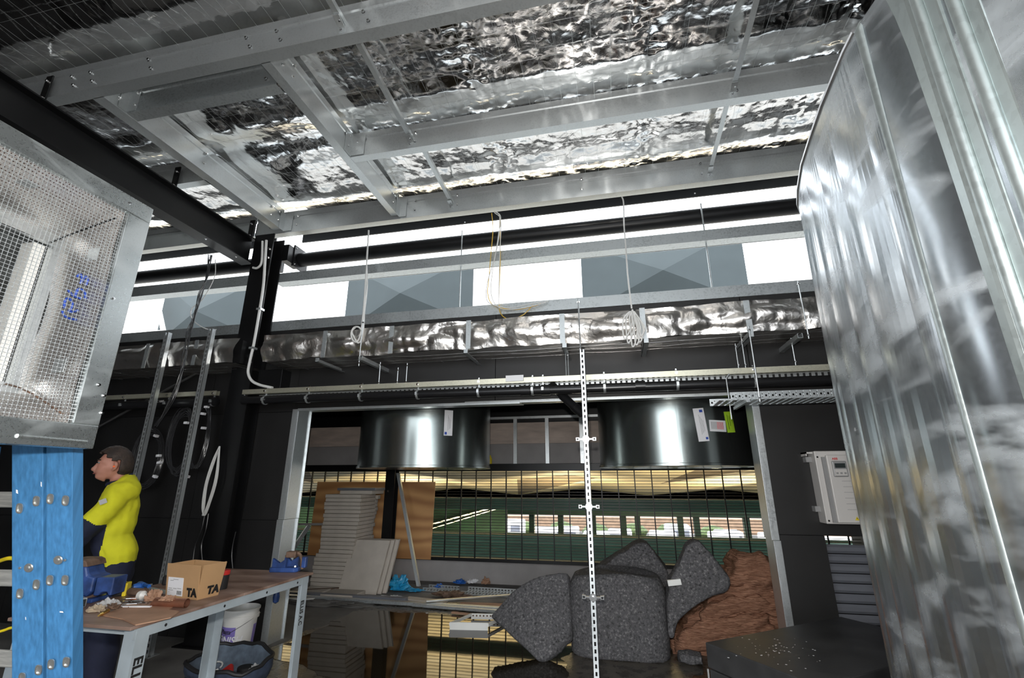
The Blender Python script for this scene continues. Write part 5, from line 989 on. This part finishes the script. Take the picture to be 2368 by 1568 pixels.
# carton
bo = bp(455,1388); cb1, cb2 = bp(383,1380)-bo, bp(496,1379)-bo; cb1.z = cb2.z = 0; e1 = cb1.normalized(); e2 = Vector((-e1.y, e1.x, 0)); e2 = e2 if e2.dot(cb2) > 0 else -e2
w1_, w2_ = .27, .145; hz = .195; tb = thing('carton', 'brown cardboard carton with white label and black TA print on the bench', 'carton', bo+e1*w1_/2+e2*w2_/2)
def wallq(o, d, L, nm, nrm, flare=.02, h=hz): a, b = o, o+d*L; f = nrm*flare; t = -nrm*.005; Z_ = Vector((0,0,h)); MB().add([a,b,b+Z_+f+d*.008,a+Z_+f-d*.008,a+t,b+t,b+Z_+f+t+d*.008,a+Z_+f+t-d*.008],[(0,1,2,3),(7,6,5,4),(0,4,5,1),(1,5,6,2),(2,6,7,3),(3,7,4,0)]).build(nm, G['card'], tb, fix=True)
wallq(bo,e1,w1_,'front_panel',-e2); wallq(bo,e2,w2_,'side_panel',-e1); wallq(bo+e2*w2_,e1,w1_,'rear_panel',e2,.02,hz*.97); wallq(bo+e1*w1_,e2,w2_,'side_panel',e1,.0,hz*.98); MB().add([bo+Vector((0,0,.004)),bo+e1*w1_+Vector((0,0,.004)),bo+e1*w1_+e2*w2_+Vector((0,0,.004)),bo+e2*w2_+Vector((0,0,.004))],[(0,1,2,3)]).build('bottom_panel', G['card'], tb)
tilt = (-e2*.02+Vector((0,0,hz))).normalized(); tilt2 = (-e1*.02+Vector((0,0,hz))).normalized(); of = -e2*.0022; of2 = -e1*.0022
lo_ = bo + e1*.255 + tilt*.012 + of*1.2; lab = MB().add([lo_, lo_-e1*.13, lo_-e1*.13+tilt*.105, lo_+tilt*.105, lo_-of, lo_-e1*.13-of, lo_-e1*.13+tilt*.105-of, lo_+tilt*.105-of],[(0,1,2,3),(7,6,5,4),(0,4,5,1),(1,5,6,2),(2,6,7,3),(3,7,4,0)]).build('shipping_label', G['paper'], tb, fix=True)
for i in range(9): q = lo_-e1*(.085+.0045*i)+tilt*.008+of*.4; w_ = .0022 if i % 3 else .0032; MB().add([q,q-e1*w_,q-e1*w_+tilt*.022,q+tilt*.022],[(0,1,2,3)]).build('barcode_bar', G['ink'], lab)
for i, (a_, b_, h_) in enumerate(((.02,.05,.085),(.045,.09,.092),(.01,.04,.040),(.05,.08,.040),(.085,.12,.042),(.01,.05,.030),(.012,.02,.018))): q = lo_-e1*a_+tilt*h_+of*.4; MB().add([q,q-e1*(b_-a_),q-e1*(b_-a_)+tilt*.003,q+tilt*.003],[(0,1,2,3)]).build('print_line', G['drived'], lab)
put_text('TA', .062, G['ink'], tb, bo+e1*.085+tilt*.018+of*1.6, -e1, tilt, .004); put_text('TA', .062, G['ink'], tb, bo+e2*.055+tilt2*.022+of2*1.6, e2, tilt2, .004)
# black tub with red lid behind the carton
jc = bp(510,1362); jr = thing('lidded_jar', 'black ribbed jar with a red lid behind the carton', 'jar', jc); MB().lathe([(.036,0),(.038,.004),(.040,.085),(.036,.09)], jc, 24).build('body', G['rub'], jr, smooth=True); MB().lathe([(.042,.088),(.043,.092),(.043,.112),(.038,.116)], jc, 24).build('lid', G['red'], jr, smooth=True)
jc = bp(385,1352); jr = thing('lidded_jar', 'dark ribbed knob-like jar left of the carton', 'jar', jc); MB().lathe([(.026,0),(.03,.01),(.03,.05),(.022,.06)], jc, 12).build('body', G['rub'], jr)
# bench vise (blue)
vc = bp(222,1390); vs = thing('bench_vise', 'heavy blue bench vise bolted to the near corner of the bench', 'vise', vc); Vm = MBox(vc, R(14))
MB(Vm).bx(-.22,.02,-.06,.10,0,.022).build('base', G['blued'], vs, bevel=.006); MB(Vm).lathe([(.075,.02),(.07,.035)], (-.09,.03,0), 24).build('swivel', G['rust'], vs, smooth=True)
MB(Vm).prism([(-.20,.03),(-.03,.03),(-.005,.06),(-.005,.135),(-.05,.15),(-.07,.20),(-.20,.20)], (0,-.045,0), (1,0,0), (0,0,1), (0,.14,0)).build('body', G['blued'], vs, bevel=.012, fix=True)
MB(Vm).prism([(-.20,.195),(-.06,.195),(-.075,.225),(-.10,.235),(-.20,.235)], (0,-.05,0), (1,0,0), (0,0,1), (0,.15,0)).build('jaw', G['rust'], vs, bevel=.005, fix=True)
MB(Vm).prism([(.0,.035),(.03,.035),(.045,.055),(.075,.055),(.09,.035),(.105,.035),(.105,.135),(.0,.135)], (0,-.035,0), (1,0,0), (0,0,1), (0,.11,0)).build('slide', G['blued'], vs, bevel=.006, fix=True)
MB(Vm).tube([(-.30,.02,.10),(-.20,.02,.10)], .016, 12).build('screw', G['rust'], vs, smooth=True); MB(Vm).tube([(-.29,-.12,.10),(-.29,.15,.10)], .008, 8).build('handle', G['steel'], vs, smooth=True)
put_text('IRWIN', .034, G['drived'], vs, Vm @ Vector((-.17,-.0465,.095)), Vm.to_3x3() @ Vector((1,0,0)), (0,0,1))
# steel box-section offcut
oc = bp(178,1408); Om = MBox(oc, R(-20)); tag(MB(Om).prism([(-.04,0),(.04,0),(.04,.05),(-.04,.05)], (0,0,.0005), (0,1,0), (0,0,1), (-.22,0,0)).build('box_section', G['galvd'], bevel=.006, fix=True), 'galvanised square tube offcut lying before the vise', 'offcut')
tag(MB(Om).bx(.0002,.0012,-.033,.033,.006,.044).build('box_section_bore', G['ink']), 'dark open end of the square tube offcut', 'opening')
# tape measure
tc_ = bp(272,1378); tm = thing('tape_measure', 'black and yellow tape measure beside the vise', 'tape measure', tc_); Tm = MBox(tc_, R(30)); MB(Tm).prism([(-.055,0),(.045,0),(.045,.05),(.03,.075),(-.03,.085),(-.055,.06)], (0,-.03,0), (1,0,0), (0,0,1), (0,.06,0)).build('case', G['rub'], tm, bevel=.01, fix=True); MB(Tm).bx(.03,.052,-.033,.033,.0,.075).build('bumper', G['yel'], tm, bevel=.004); MB(Tm).prism([(-.05,.07),(.03,.07),(.0,.088),(-.04,.088)], (0,-.032,0), (1,0,0), (0,0,1), (0,.064,0)).build('top_cap', G['yel'], tm, fix=True)
# assorted hand tools
def tool(p, q, r, mat, name, label, cat, hp=None, hr=.014, hmat=None, z=.012):
    a, b = bp(*p, ZB+z), bp(*q, ZB+z); t = thing(name, label, cat, a.lerp(b,.5)-Vector((0,0,z))); MB().tube([a, b], r, 10).build('shaft', G[mat], t, smooth=True)
    if hp is not None: c = a.lerp(b, hp); MB().tube([a+(a-b)*.02, a.lerp(c,.3), c], [hr*.8, hr, hr*.8], 12).build('handle', G[hmat], t, smooth=True)
    return t
tool((308,1358),(352,1352),.006,'steel','pliers','pliers with thick blue grips at the back of the bench','pliers',.55,.022,'bplas',.022); tool((322,1350),(345,1356),.012,'bplas','pliers','second blue-gripped pliers behind the tape measure','pliers',.5,.018,'bplas',.03)
tool((280,1352),(312,1358),.004,'chrome','wrench','slim chrome wrench behind the tape measure','wrench',None,.01,None,.012); tool((342,1362),(392,1372),.014,'galvd','file_tool','flat grey tool lying behind the carton corner','tool'); tool((300,1368),(338,1370),.022,'rust','caulking_tube','brown and cream tube lying among the tools','tube',None,.02,None,.024)
c_ = bp(331,1377,ZB+.024); t_ = tag(MB().lathe([(.006,-.03),(.024,-.028),(.026,0),(.012,.012),(.008,.02)], c_, 16, 'x').build('tube_cap', G['pail'], smooth=True), 'cream end cap of the tube among the tools', 'cap')
for k, (p, q) in enumerate((((283,1392),(336,1388)),((276,1398),(322,1396)),((286,1385),(330,1383)),((300,1392),(340,1394)),((270,1402),(300,1404)))):
    w = tool(p, q, .0045, 'chrome', 'spanner', ('first','second','third','fourth','fifth')[k]+' bright spanner from the back in the loose pile', 'spanner', None, .01, None, .006+.005*(k % 2))
    for e in (p, q): c = bp(*e, ZB+.007+.005*(k % 2)); MB().lathe([(.011,-.004),(.011,.004),(.006,.004),(.006,-.004)], c, 10, 'z', True).build('jaw', G['chrome'], w)
tag(MB(MBox(bp(300,1404,ZB+.0075), R(12))).bx(-.10,.12,-.008,.008,0,.006).build('printed_packet', G['paper']), 'narrow white and red printed packet among the spanners', 'packet')
tag(MB().lathe([(.034,0),(.034,.006),(.028,.006),(.028,0)], bp(316,1384,ZB+.001), 20, 'z', True).build('copper_ring', G['copper'], smooth=True), 'copper ring lying among the spanners', 'ring')
def pipe(p, q, r, label, z):
    a, b = bp(*p, ZB+z), bp(*q, ZB+z); d = (b-a).normalized(); ax = MB()
    ax.tube([a,b], r, 18, False, False); ax.tube([b,a], r*.8, 18, False, False); tag(ax.build('copper_pipe', G['copper'], smooth=True), label, 'pipe', 'copper pipe offcuts')
pipe((360,1392),(432,1395),.024,'thick copper-brown pipe offcut in front of the carton',.025); pipe((352,1396),(424,1400),.013,'thin copper-brown pipe offcut in front of the carton',.014)
rag(bp(352,1388,ZB+.005), .036, G['card2'], 'crumpled brown paper beside the copper pipes', 41, (1.3,.8,1.3), 'paper_scrap'); rag(bp(388,1388,ZB+.04), .035, G['card2'], 'small brown paper wrapped over the pipes', 43, (1.3,.8,.6), 'paper_scrap')
rag(bp(252,1405,ZB+.002), .045, G['film'], 'crumpled clear plastic bag by the vise', 47, (1.6,.8,.9), 'plastic_bag'); rag(bp(226,1412,ZB+.002), .038, M('tan_fluff', (.45,.36,.26), .95, 0, .2, 20, .4, 80), 'tan tuft of fibre by the square tube', 49, (1.4,.9,.6), 'fibre_tuft'); rag(bp(262,1407,ZB+.02), .03, G['rust'], 'dark dirty rag on the plastic bag', 51, (1.5,.6,.8), 'rag')
br = thing('brass_nozzle', 'small brass nozzle pointing to the near bench edge', 'nozzle', bp(232,1422)); a, b = bp(228,1424,ZB+.012), bp(250,1412,ZB+.016); MB().tube([a,a.lerp(b,.15),a.lerp(b,.3),a.lerp(b,.32),b], [.005,.006,.011,.009,.010], 12).build('barrel', G['brass'], br, smooth=True)
# blue pipe vise on the far right corner of the bench
vc2 = bp(657,1322); pv = thing('pipe_vise', 'blue chain pipe vise on the far corner of the bench', 'vise', vc2); Pm = MBox(vc2, R(10)); MB(Pm).prism([(-.11,-.025),(-.10,-.045),(.10,-.045),(.12,-.02),(.12,.03),(.10,.045),(-.10,.045),(-.11,.025)], (0,0,.0), (1,0,0), (0,1,0), (0,0,.035)).build('base', G['blued'], pv, bevel=.008, fix=True)
MB(Pm).prism([(-.09,.035),(.02,.035),(.02,.10),(-.03,.065),(-.09,.10)], (0,-.03,0), (1,0,0), (0,0,1), (0,.025,0)).build('jaw_plate', G['blued'], pv, fix=True); MB(Pm).prism([(-.02,.035),(.10,.035),(.10,.11),(.04,.075),(-.01,.12)], (0,.01,0), (1,0,0), (0,0,1), (0,.03,0)).build('jaw_plate', G['blued'], pv, fix=True)
MB(Pm).tube(curve([(0,.0,.11),(.05,.0,.14),(.10,.01,.13),(.13,.0,.09),(.15,-.01,.02)],6), .012, 8).build('chain', G['rust'], pv); MB(Pm).bx(.14,.175,-.02,.02,.03,.11).build('handle', G['blued'], pv, bevel=.006); MB(Pm).bx(.01,.09,-.03,.03,.105,.15).build('clamp_block', G['rust'], pv, bevel=.006)
for x_ in (-.085,.085): MB(Pm).lathe([(.014,.035),(.012,.045)], (x_,0,0), 8).build('bolt', G['chrome'], pv)
bl_ = at(640,1373,Y=4.72); tag(MB().lathe([(.008,-.09),(.028,-.075),(.034,-.03),(.024,.03),(.012,.10)], bl_, 14).build('float_plug', G['blued'], smooth=True), 'blue teardrop plug hanging on the jamb below the bench edge', 'plug')
# ================================================================== BUCKET, TOOL BAG
uc = Vector((-3.72,4.52,0)); bk = thing('paint_bucket', 'white plastic bucket with purple print under the bench', 'bucket', uc)
MB().lathe([(.128,0),(.132,.003),(.150,.30),(.163,.302),(.163,.335),(.156,.338),(.158,.372),(.166,.374),(.166,.392),(.158,.394),(.152,.37),(.146,.30),(.126,.012)], uc, 40).build('pail', G['pail'], bk, smooth=True)
def onb(u, z, lift=.0015): r = .132+(.150-.132)*z/.30+lift; return Vector((uc.x+r*math.sin(u), uc.y-r*math.cos(u), z))
f0 = math.atan2(-uc.x, uc.y)   # facing the room
MB().grid(lambda s,t: onb(f0-1.35+1.15*s, .03+.22*t), 14, 4).build('print_panel', G['purple'], bk, smooth=True); MB().grid(lambda s,t: onb(f0+.95+.6*s, .03+.22*t), 10, 4).build('print_panel', G['purple'], bk, smooth=True)
def wrap(txt, size, mat, u0, z0, bold):
    me = text_mesh(txt, size, mat, .0004, bold); off = wloc(bk)
    for v in me.vertices: c = v.co.copy(); v.co = onb(u0 + (c.x+c.y*.2)/.142, z0+c.y, .0028+c.z) - off
    o = bpy.data.objects.new('lettering', me); COL.objects.link(o); o.parent = bk
wrap('Plasta', .050, G['ink'], f0-1.30, .195, .001); wrap('FINISH', .082, G['paper'], f0-1.45, .115, .002); wrap('jointing compound', .018, G['ink'], f0-1.2, .092, 0)
MB().tube(curve([onb(f0-1.55,.31,.02),onb(f0-1.3,.16,.05),onb(f0-.6,.20,.05),onb(f0+.3,.29,.04),onb(f0+1.5,.33,.02)],8), .0022, 6).build('bail_wire', G['steel'], bk, smooth=True); MB().tube([onb(f0-1.42,.13,.06),onb(f0-1.05,.14,.06)], .009, 8).build('bail_grip', G['pail'], bk, smooth=True)
# open tool bag
gc = Vector((-3.24,3.88,0)); tbg = thing('tool_bag', 'open blue-grey canvas tool bag on the floor under the bench', 'bag', gc); Gm = Matrix.Translation(gc) @ Matrix.Rotation(R(-8),4,'Z')
def ring_(u, a, b, z, wob=0): an = 2*math.pi*u; c, s = math.cos(an), math.sin(an); k = (abs(c)**3+abs(s)**3)**(-1/3); return Vector((a*c*k, b*s*k, z + wob*(mnoise.noise(Vector((c*2,s*2,3)))*.06 + .07*max(0,s)-.02*max(0,-s))))
lv_ = [(.30,.17,.0,0),(.34,.20,.06,0),(.36,.22,.11,.3),(.35,.23,.165,.8),(.335,.215,.165,.8),(.33,.20,.11,.3),(.30,.17,.02,0)]
def bag_f(u, v): q = v*(len(lv_)-1); i = min(int(q), len(lv_)-2); t = q-i; A_, B_ = lv_[i], lv_[i+1]; p = ring_(u,*A_).lerp(ring_(u,*B_), t); return p + Vector((0,0,0))
MB(Gm).grid(lambda u,v: bag_f(u, v*.5), 40, 9).add([ring_(i/40,*lv_[0]) for i in range(40)], [tuple(reversed(range(40)))]).build('outer_canvas', G['bag'], tbg, smooth=True, fix=True); MB(Gm).grid(lambda u,v: bag_f(u, .5+v*.5), 40, 9).add([ring_(i/40,.30,.17,.03) for i in range(40)], [tuple(range(40))]).build('lining', G['bagl'], tbg, smooth=True, fix=True)
MB(Gm).tube([ring_(i/40,.345,.225,.168,.8) for i in range(40)], .016, 8, True).build('rim_binding', G['rub'], tbg, smooth=True)
for s_ in (-1,1): MB(Gm).tube(curve([(-.16,s_*.235,.08),(-.14,s_*.26,.10),(0,s_*.29,.09),(.14,s_*.26,.10),(.16,s_*.235,.08)],6), .012, 8).build('handle', G['rub'], tbg, smooth=True)
gp = lambda x,y,z: Gm @ Vector((x,y,z-.085))
tag(MB().tube([gp(-.05,-.02,.16),gp(.02,.0,.20),gp(.10,-.05,.18)], [.02,.03,.014], 12).build('red_tool', G['red'], smooth=True), 'red handled tool lying in the open bag', 'tool'); tag(MB().tube([gp(.10,-.10,.17),gp(.26,-.09,.19)], .016, 10).build('red_tool', G['rust'], smooth=True), 'dull red handle at the right in the bag', 'tool')
tag(MB(Gm).lathe([(.055,.025),(.06,.03),(.06,.125),(.054,.13)], (.14,.04,0), 22).build('black_canister', G['rub'], smooth=True), 'glossy black canister standing in the bag', 'canister'); tag(MB().tube([gp(-.16+.07*math.cos(a),-.0+.05*math.sin(a),.19+.02*math.sin(a)) for a in np.linspace(0,6.0,20)], .007, 8).build('cord_loop', G['white'], smooth=True), 'loop of white cord in the bag', 'cord'); rag(gp(.24,.06,.16), .06, G['film'], 'clear crumpled wrap in the bag', 61, (1,1,1), 'plastic_wrap')
tag(MB(Matrix.Translation((-4.05,3.02,.0)) @ Matrix.Rotation(R(20),4,'Z')).bx(-.22,.22,-.14,.14,0,.10).build('floor_carton', G['card'], bevel=.004), 'low cardboard tray on the floor at the worker feet', 'carton')
# ================================================================== WORKER
PQ = Vector((-4.06,3.15,0)); PN = Vector((-.79,.613,0)).normalized(); PA = Vector((-.613,-.79,0)).normalized()   # he faces along PA, left of the picture
def pp(x, y, off=0):
    v = _fw + _rt*((x-CXP)/FPX) + _up*((CYP-y)/FPX); return _C + v*((PN.dot(PQ-_C)+off)/PN.dot(v))
def fuse(parts, name, mat, parent, voxel=.012, sm=5, split=None, keep=None, wob=0):
    b = MB()
    for pts, rs in parts:
        pts = [Vector(p) for p in pts]; b.tube(curve(pts,4) if len(pts) > 2 else pts, rs if len(pts) == 2 or not isinstance(rs,(list,tuple)) else list(np.interp(np.linspace(0,len(pts)-1,(len(pts)-1)*4+1), range(len(pts)), rs)), 14)
        for p, r in ((pts[0], rs[0] if isinstance(rs,(list,tuple)) else rs), (pts[-1], rs[-1] if isinstance(rs,(list,tuple)) else rs)): b.lathe([(r*math.cos(a)+1e-4, r*math.sin(a)) for a in np.linspace(-1.5,1.5,7)], p, 12)
    if keep: b.add(keep.v, keep.f)
    tmp = b.build('tmp', mat, fix=True); r = tmp.modifiers.new('r','REMESH'); r.mode = 'VOXEL'; r.voxel_size = voxel; s = tmp.modifiers.new('s','SMOOTH'); s.iterations = sm; s.factor = .5
    dg = bpy.context.evaluated_depsgraph_get(); dg.update(); me = bpy.data.meshes.new_from_object(tmp.evaluated_get(dg)); off = tmp.location - wloc(parent); me.transform(Matrix.Translation(off)); bpy.data.objects.remove(tmp)
    if wob:
        nn = [v.normal.copy() for v in me.vertices]
        for v, n in zip(me.vertices, nn): q = v.co; v.co += n*wob*(mnoise.noise(Vector((q.x*7,q.y*7,q.z*4)))+.6*abs(mnoise.noise(Vector((q.x*13+q.z*9,q.y*13,q.z*6)))))
    me.name = name; me.polygons.foreach_set('use_smooth', [True]*len(me.polygons)); me.materials.clear()
    for m in (mat if isinstance(mat,(list,tuple)) else [mat]): me.materials.append(m)
    if split:
        w = wloc(parent)
        for p in me.polygons: p.material_index = split(p.center + w)
    o = bpy.data.objects.new(name, me); COL.objects.link(o); o.parent = parent; return o
foot = pp(222,1600); wk = thing('person', 'worker in a yellow and navy shirt leaning to the left behind the bench', 'person', (foot.x, foot.y, 0))
UPV = Vector((0,0,1)); hc = pp(262,1078); HF = (PA*.985 + UPV*.03).normalized(); HS = PN
def head_f(u, v, k=1.0, lift=0):
    a, e = u*2*math.pi, (v-.5)*math.pi; cf, cs, cu = math.cos(a)*math.cos(e), math.sin(a)*math.cos(e), math.sin(e)
    f, s, up = .103*cf, .078*cs, .128*cu
    if cu < -.1 and cf > 0: q = min(1,(-.1-cu)/.8); s *= 1-.35*q; f += .022*q*cf*1.5
    if cu < -.3 and cf < .2: f += .03*(-.3-cu); up *= .8
    if cf > .5: f += .008*math.exp(-((cu-.28)/.10)**2) - .008*math.exp(-((cu-.08)/.09)**2)*abs(cs)*2 + .007*math.exp(-((cu+.42)/.08)**2) - .004*math.exp(-((cu+.55)/.05)**2) + .010*math.exp(-((cu+.75)/.12)**2)
    return hc + HF*f*k + HS*s*k + UPV*up*k
hd = MB().grid(head_f, 36, 28); 
nose = [([hc+HF*.098+UPV*.025, hc+HF*.114-UPV*.012, hc+HF*.124-UPV*.030, hc+HF*.104-UPV*.040], [.008,.011,.013,.010])]
ears = [([hc-HF*.002+HS*s*.078+UPV*.028, hc-HF*.014+HS*s*.088+UPV*.018, hc-HF*.016+HS*s*.086-UPV*.008, hc-HF*.002+HS*s*.078-UPV*.034], [.009,.015,.014,.009]) for s in (-1,1)]
nb_ = pp(286,1120); neck = [([hc-HF*.03-UPV*.06, nb_+UPV*.02, nb_-UPV*.05],[.055,.06,.075])]
spine = [pp(284,1128), pp(273,1168), pp(262,1230), pp(270,1290)]
def arm(off, sh, el, wr): return [pp(*sh,off*.8), pp(*sh,off)+Vector((0,0,-.05)), pp(*el,off*1.05), pp(*wr,off*.95)]
armN = arm(-.195,(266,1146),(200,1222),(128,1285)); armF = arm(.195,(268,1142),(205,1215),(140,1255))
def hand(w, d, side):
    d = d.normalized(); n = UPV.cross(d).normalized(); dn = (d*.8-UPV*.6).normalized(); P_ = [([w, w+d*.05, w+d*.09],[.026,.036,.034])]
    for k, (o_, L) in enumerate(((-.03,.068),(-.010,.078),(.010,.073),(.029,.058))): b = w+d*.085+n*o_; P_.append(([b, b+d*L*.5-UPV*.004, b+d*L*.7-UPV*.02, b+d*L*.8-UPV*.04],[.010,.0095,.009,.008]))
    t = w+d*.035+n*.034*side; P_.append(([t, t+d*.03+n*.02*side, t+d*.055+n*.022*side-UPV*.012],[.012,.011,.009])); return P_
legN = [pp(268,1300,-.09), pp(246,1420,-.10), pp(226,1560,-.10), pp(224,1595,-.10)]; legF = [pp(268,1300,.09), pp(205,1425,.10), pp(160,1560,.10), pp(156,1595,.10)]
for L_ in (legN, legF): L_[-1].z = .09
body = fuse(nose+ears+neck+[(spine,[.11,.12,.11,.12]),(armN,[.05,.05,.04,.028]),(armF,[.05,.05,.04,.028]),(legN,[.08,.065,.05,.045]),(legF,[.08,.065,.05,.045])]+hand(armN[-1],armN[-1]-armN[-2],1)+hand(armF[-1],armF[-1]-armF[-2],-1), 'body', G['skin'], wk, .0075, 3, None, hd)
eye = hc+HF*.094-HS*.034+UPV*.022; MB().lathe([(.001,-.008),(.006,-.004),(.008,0),(.006,.004),(.001,.008)], eye, 12).build('eye', G['drived'], wk, smooth=True); MB().lathe([(.001,-.005),(.005,0),(.001,.005)], eye+HF*.009-HS*.003, 8).build('pupil', G['ink'], wk, smooth=True)
MB().tube([hc+HF*.112-UPV*.062-HS*.004, hc+HF*.098-UPV*.060-HS*.03], [.005,.003], 8).build('lips', M('lip_skin', (.36,.12,.10), .5, 0, .1, 10), wk, smooth=True)
MB().tube([hc-HS*.090-HF*.004-UPV*.004, hc-HS*.100-HF*.004-UPV*.004], .0075, 10).build('ear_plug', M('orange_foam', (.9,.14,.02), .7, 0, .05, 10), wk, smooth=True)
MB().tube([hc+HF*.106-HS*.02+UPV*.044, hc+HF*.088-HS*.05+UPV*.043], .0045, 6).build('eyebrow', G['hair'], wk, smooth=True)
hr = MB(); nu, nv = 72, 56; ok = {}
for j in range(nv+1):
    for i in range(nu+1):
        u, v = i/nu, j/nv; a, e = u*2*math.pi, (v-.5)*math.pi; cf, cu = math.cos(a)*math.cos(e), math.sin(e); cs = math.sin(a)*math.cos(e)
        jag = .05*mnoise.noise(Vector((cf*9,cs*9,cu*9)))
        ok[i,j] = (cu+jag > .62) or (cf+jag < .46 and cu+jag > .38) or (cf+jag < .20 and cu+jag > .26) or (cf+jag < -.30 and cu+jag > -.50)
        k = 1.075 + .03*mnoise.noise(Vector((cf*6,cs*6,cu*6))) + (.03 if cu > .5 else 0) + .02*max(0,-cf); hr.v.append(head_f(u,v,k))
for j in range(nv):
    for i in range(nu):
        if ok[i,j] and ok[i+1,j] and ok[i,j+1] and ok[i+1,j+1]: a = j*(nu+1)+i; hr.f.append((a,a+1,a+nu+2,a+nu+1))
ho = hr.build('hair', G['hair'], wk, smooth=True); so_ = ho.modifiers.new('s','SOLIDIFY'); so_.thickness = .022; so_.offset = -1
lay2 = lambda pts, rs, o_: [([p+PN*s*o_ for p in pts], rs) for s in (-1,1)]
sp2 = [pp(292,1118), pp(282,1135), pp(274,1170), pp(264,1212), pp(253,1238), pp(268,1280), pp(256,1338)]
shirt_parts = lay2(sp2,[.055,.10,.138,.132,.120,.135,.120],.085) + [(sp2,[.08,.11,.135,.13,.12,.13,.115])] + [(armN,[.085,.09,.085,.062]),(armF,[.085,.085,.074,.055])] + [([pp(300,1112,s*.06), pp(296,1135,s*.16), armN[0] if s < 0 else armF[0]],[.05,.085,.085]) for s in (-1,1)]
def sz(p): d = p-PQ; return d.dot(PA), p.z
sA, sB, sC_, sD = sz(pp(178,1196)), sz(pp(232,1226)), sz(pp(247,1208)), sz(pp(222,1312))
def split(p):
    s, z = sz(p); off = (p-PQ).dot(PN)
    def side(a, b): return (b[0]-a[0])*(z-a[1]) - (b[1]-a[1])*(s-a[0])
    for am in (armN, armF):
        e, sh_, wr_ = am[2], am[1], am[3]; t = (p-sh_).dot(e-sh_)/(e-sh_).length_squared; q = sh_+(e-sh_)*t; f_ = min(1,max(0,(p-e).dot(wr_-e)/(wr_-e).length_squared)); r_ = (p-(e+(wr_-e)*f_)).length
        if t > .80 and (r_ < .11 or (p-q).length < .10): return 1
    if z < sC_[1] and s > sC_[0]+(sD[0]-sC_[0])*(sC_[1]-z)/(sC_[1]-sD[1]): return 1
    return 0
fuse(shirt_parts, 'shirt', [G['hiviz'], G['navy']], wk, .009, 10, split, None, .016)
MB().tube([pp(302,1100,-.07), pp(288,1112,-.095), pp(262,1118,-.07), pp(250,1120,0), pp(262,1118,.07), pp(302,1100,.07)], .020, 10, True).build('collar', G['navy'], wk, smooth=True)
lg_ = pp(238,1160,-.278); MB(Matrix.Translation(lg_) @ Matrix.Rotation(math.atan2(PA.y,PA.x)+math.pi,4,'Z') @ Matrix.Rotation(R(-25),4,'Y')).bx(-.022,.022,-.004,.004,-.018,.018).build('sleeve_badge', G['drived'], wk)
fuse([(legN,[.128,.105,.098,.10]),(legF,[.128,.105,.098,.10])]+lay2([pp(262,1288),pp(268,1325)],[.125,.12],.06), 'trousers', G['navy'], wk, .014, 6, None, None, .014)
for L_ in (legN, legF): f = Vector((L_[-1].x, L_[-1].y, 0)); fuse([([f+UPV*.10-PA*.02, f+UPV*.055-PA*.03, f+UPV*.048+PA*.08, f+UPV*.042+PA*.17],[.055,.052,.046,.040])], 'boot', G['boot'], wk, .010, 4)
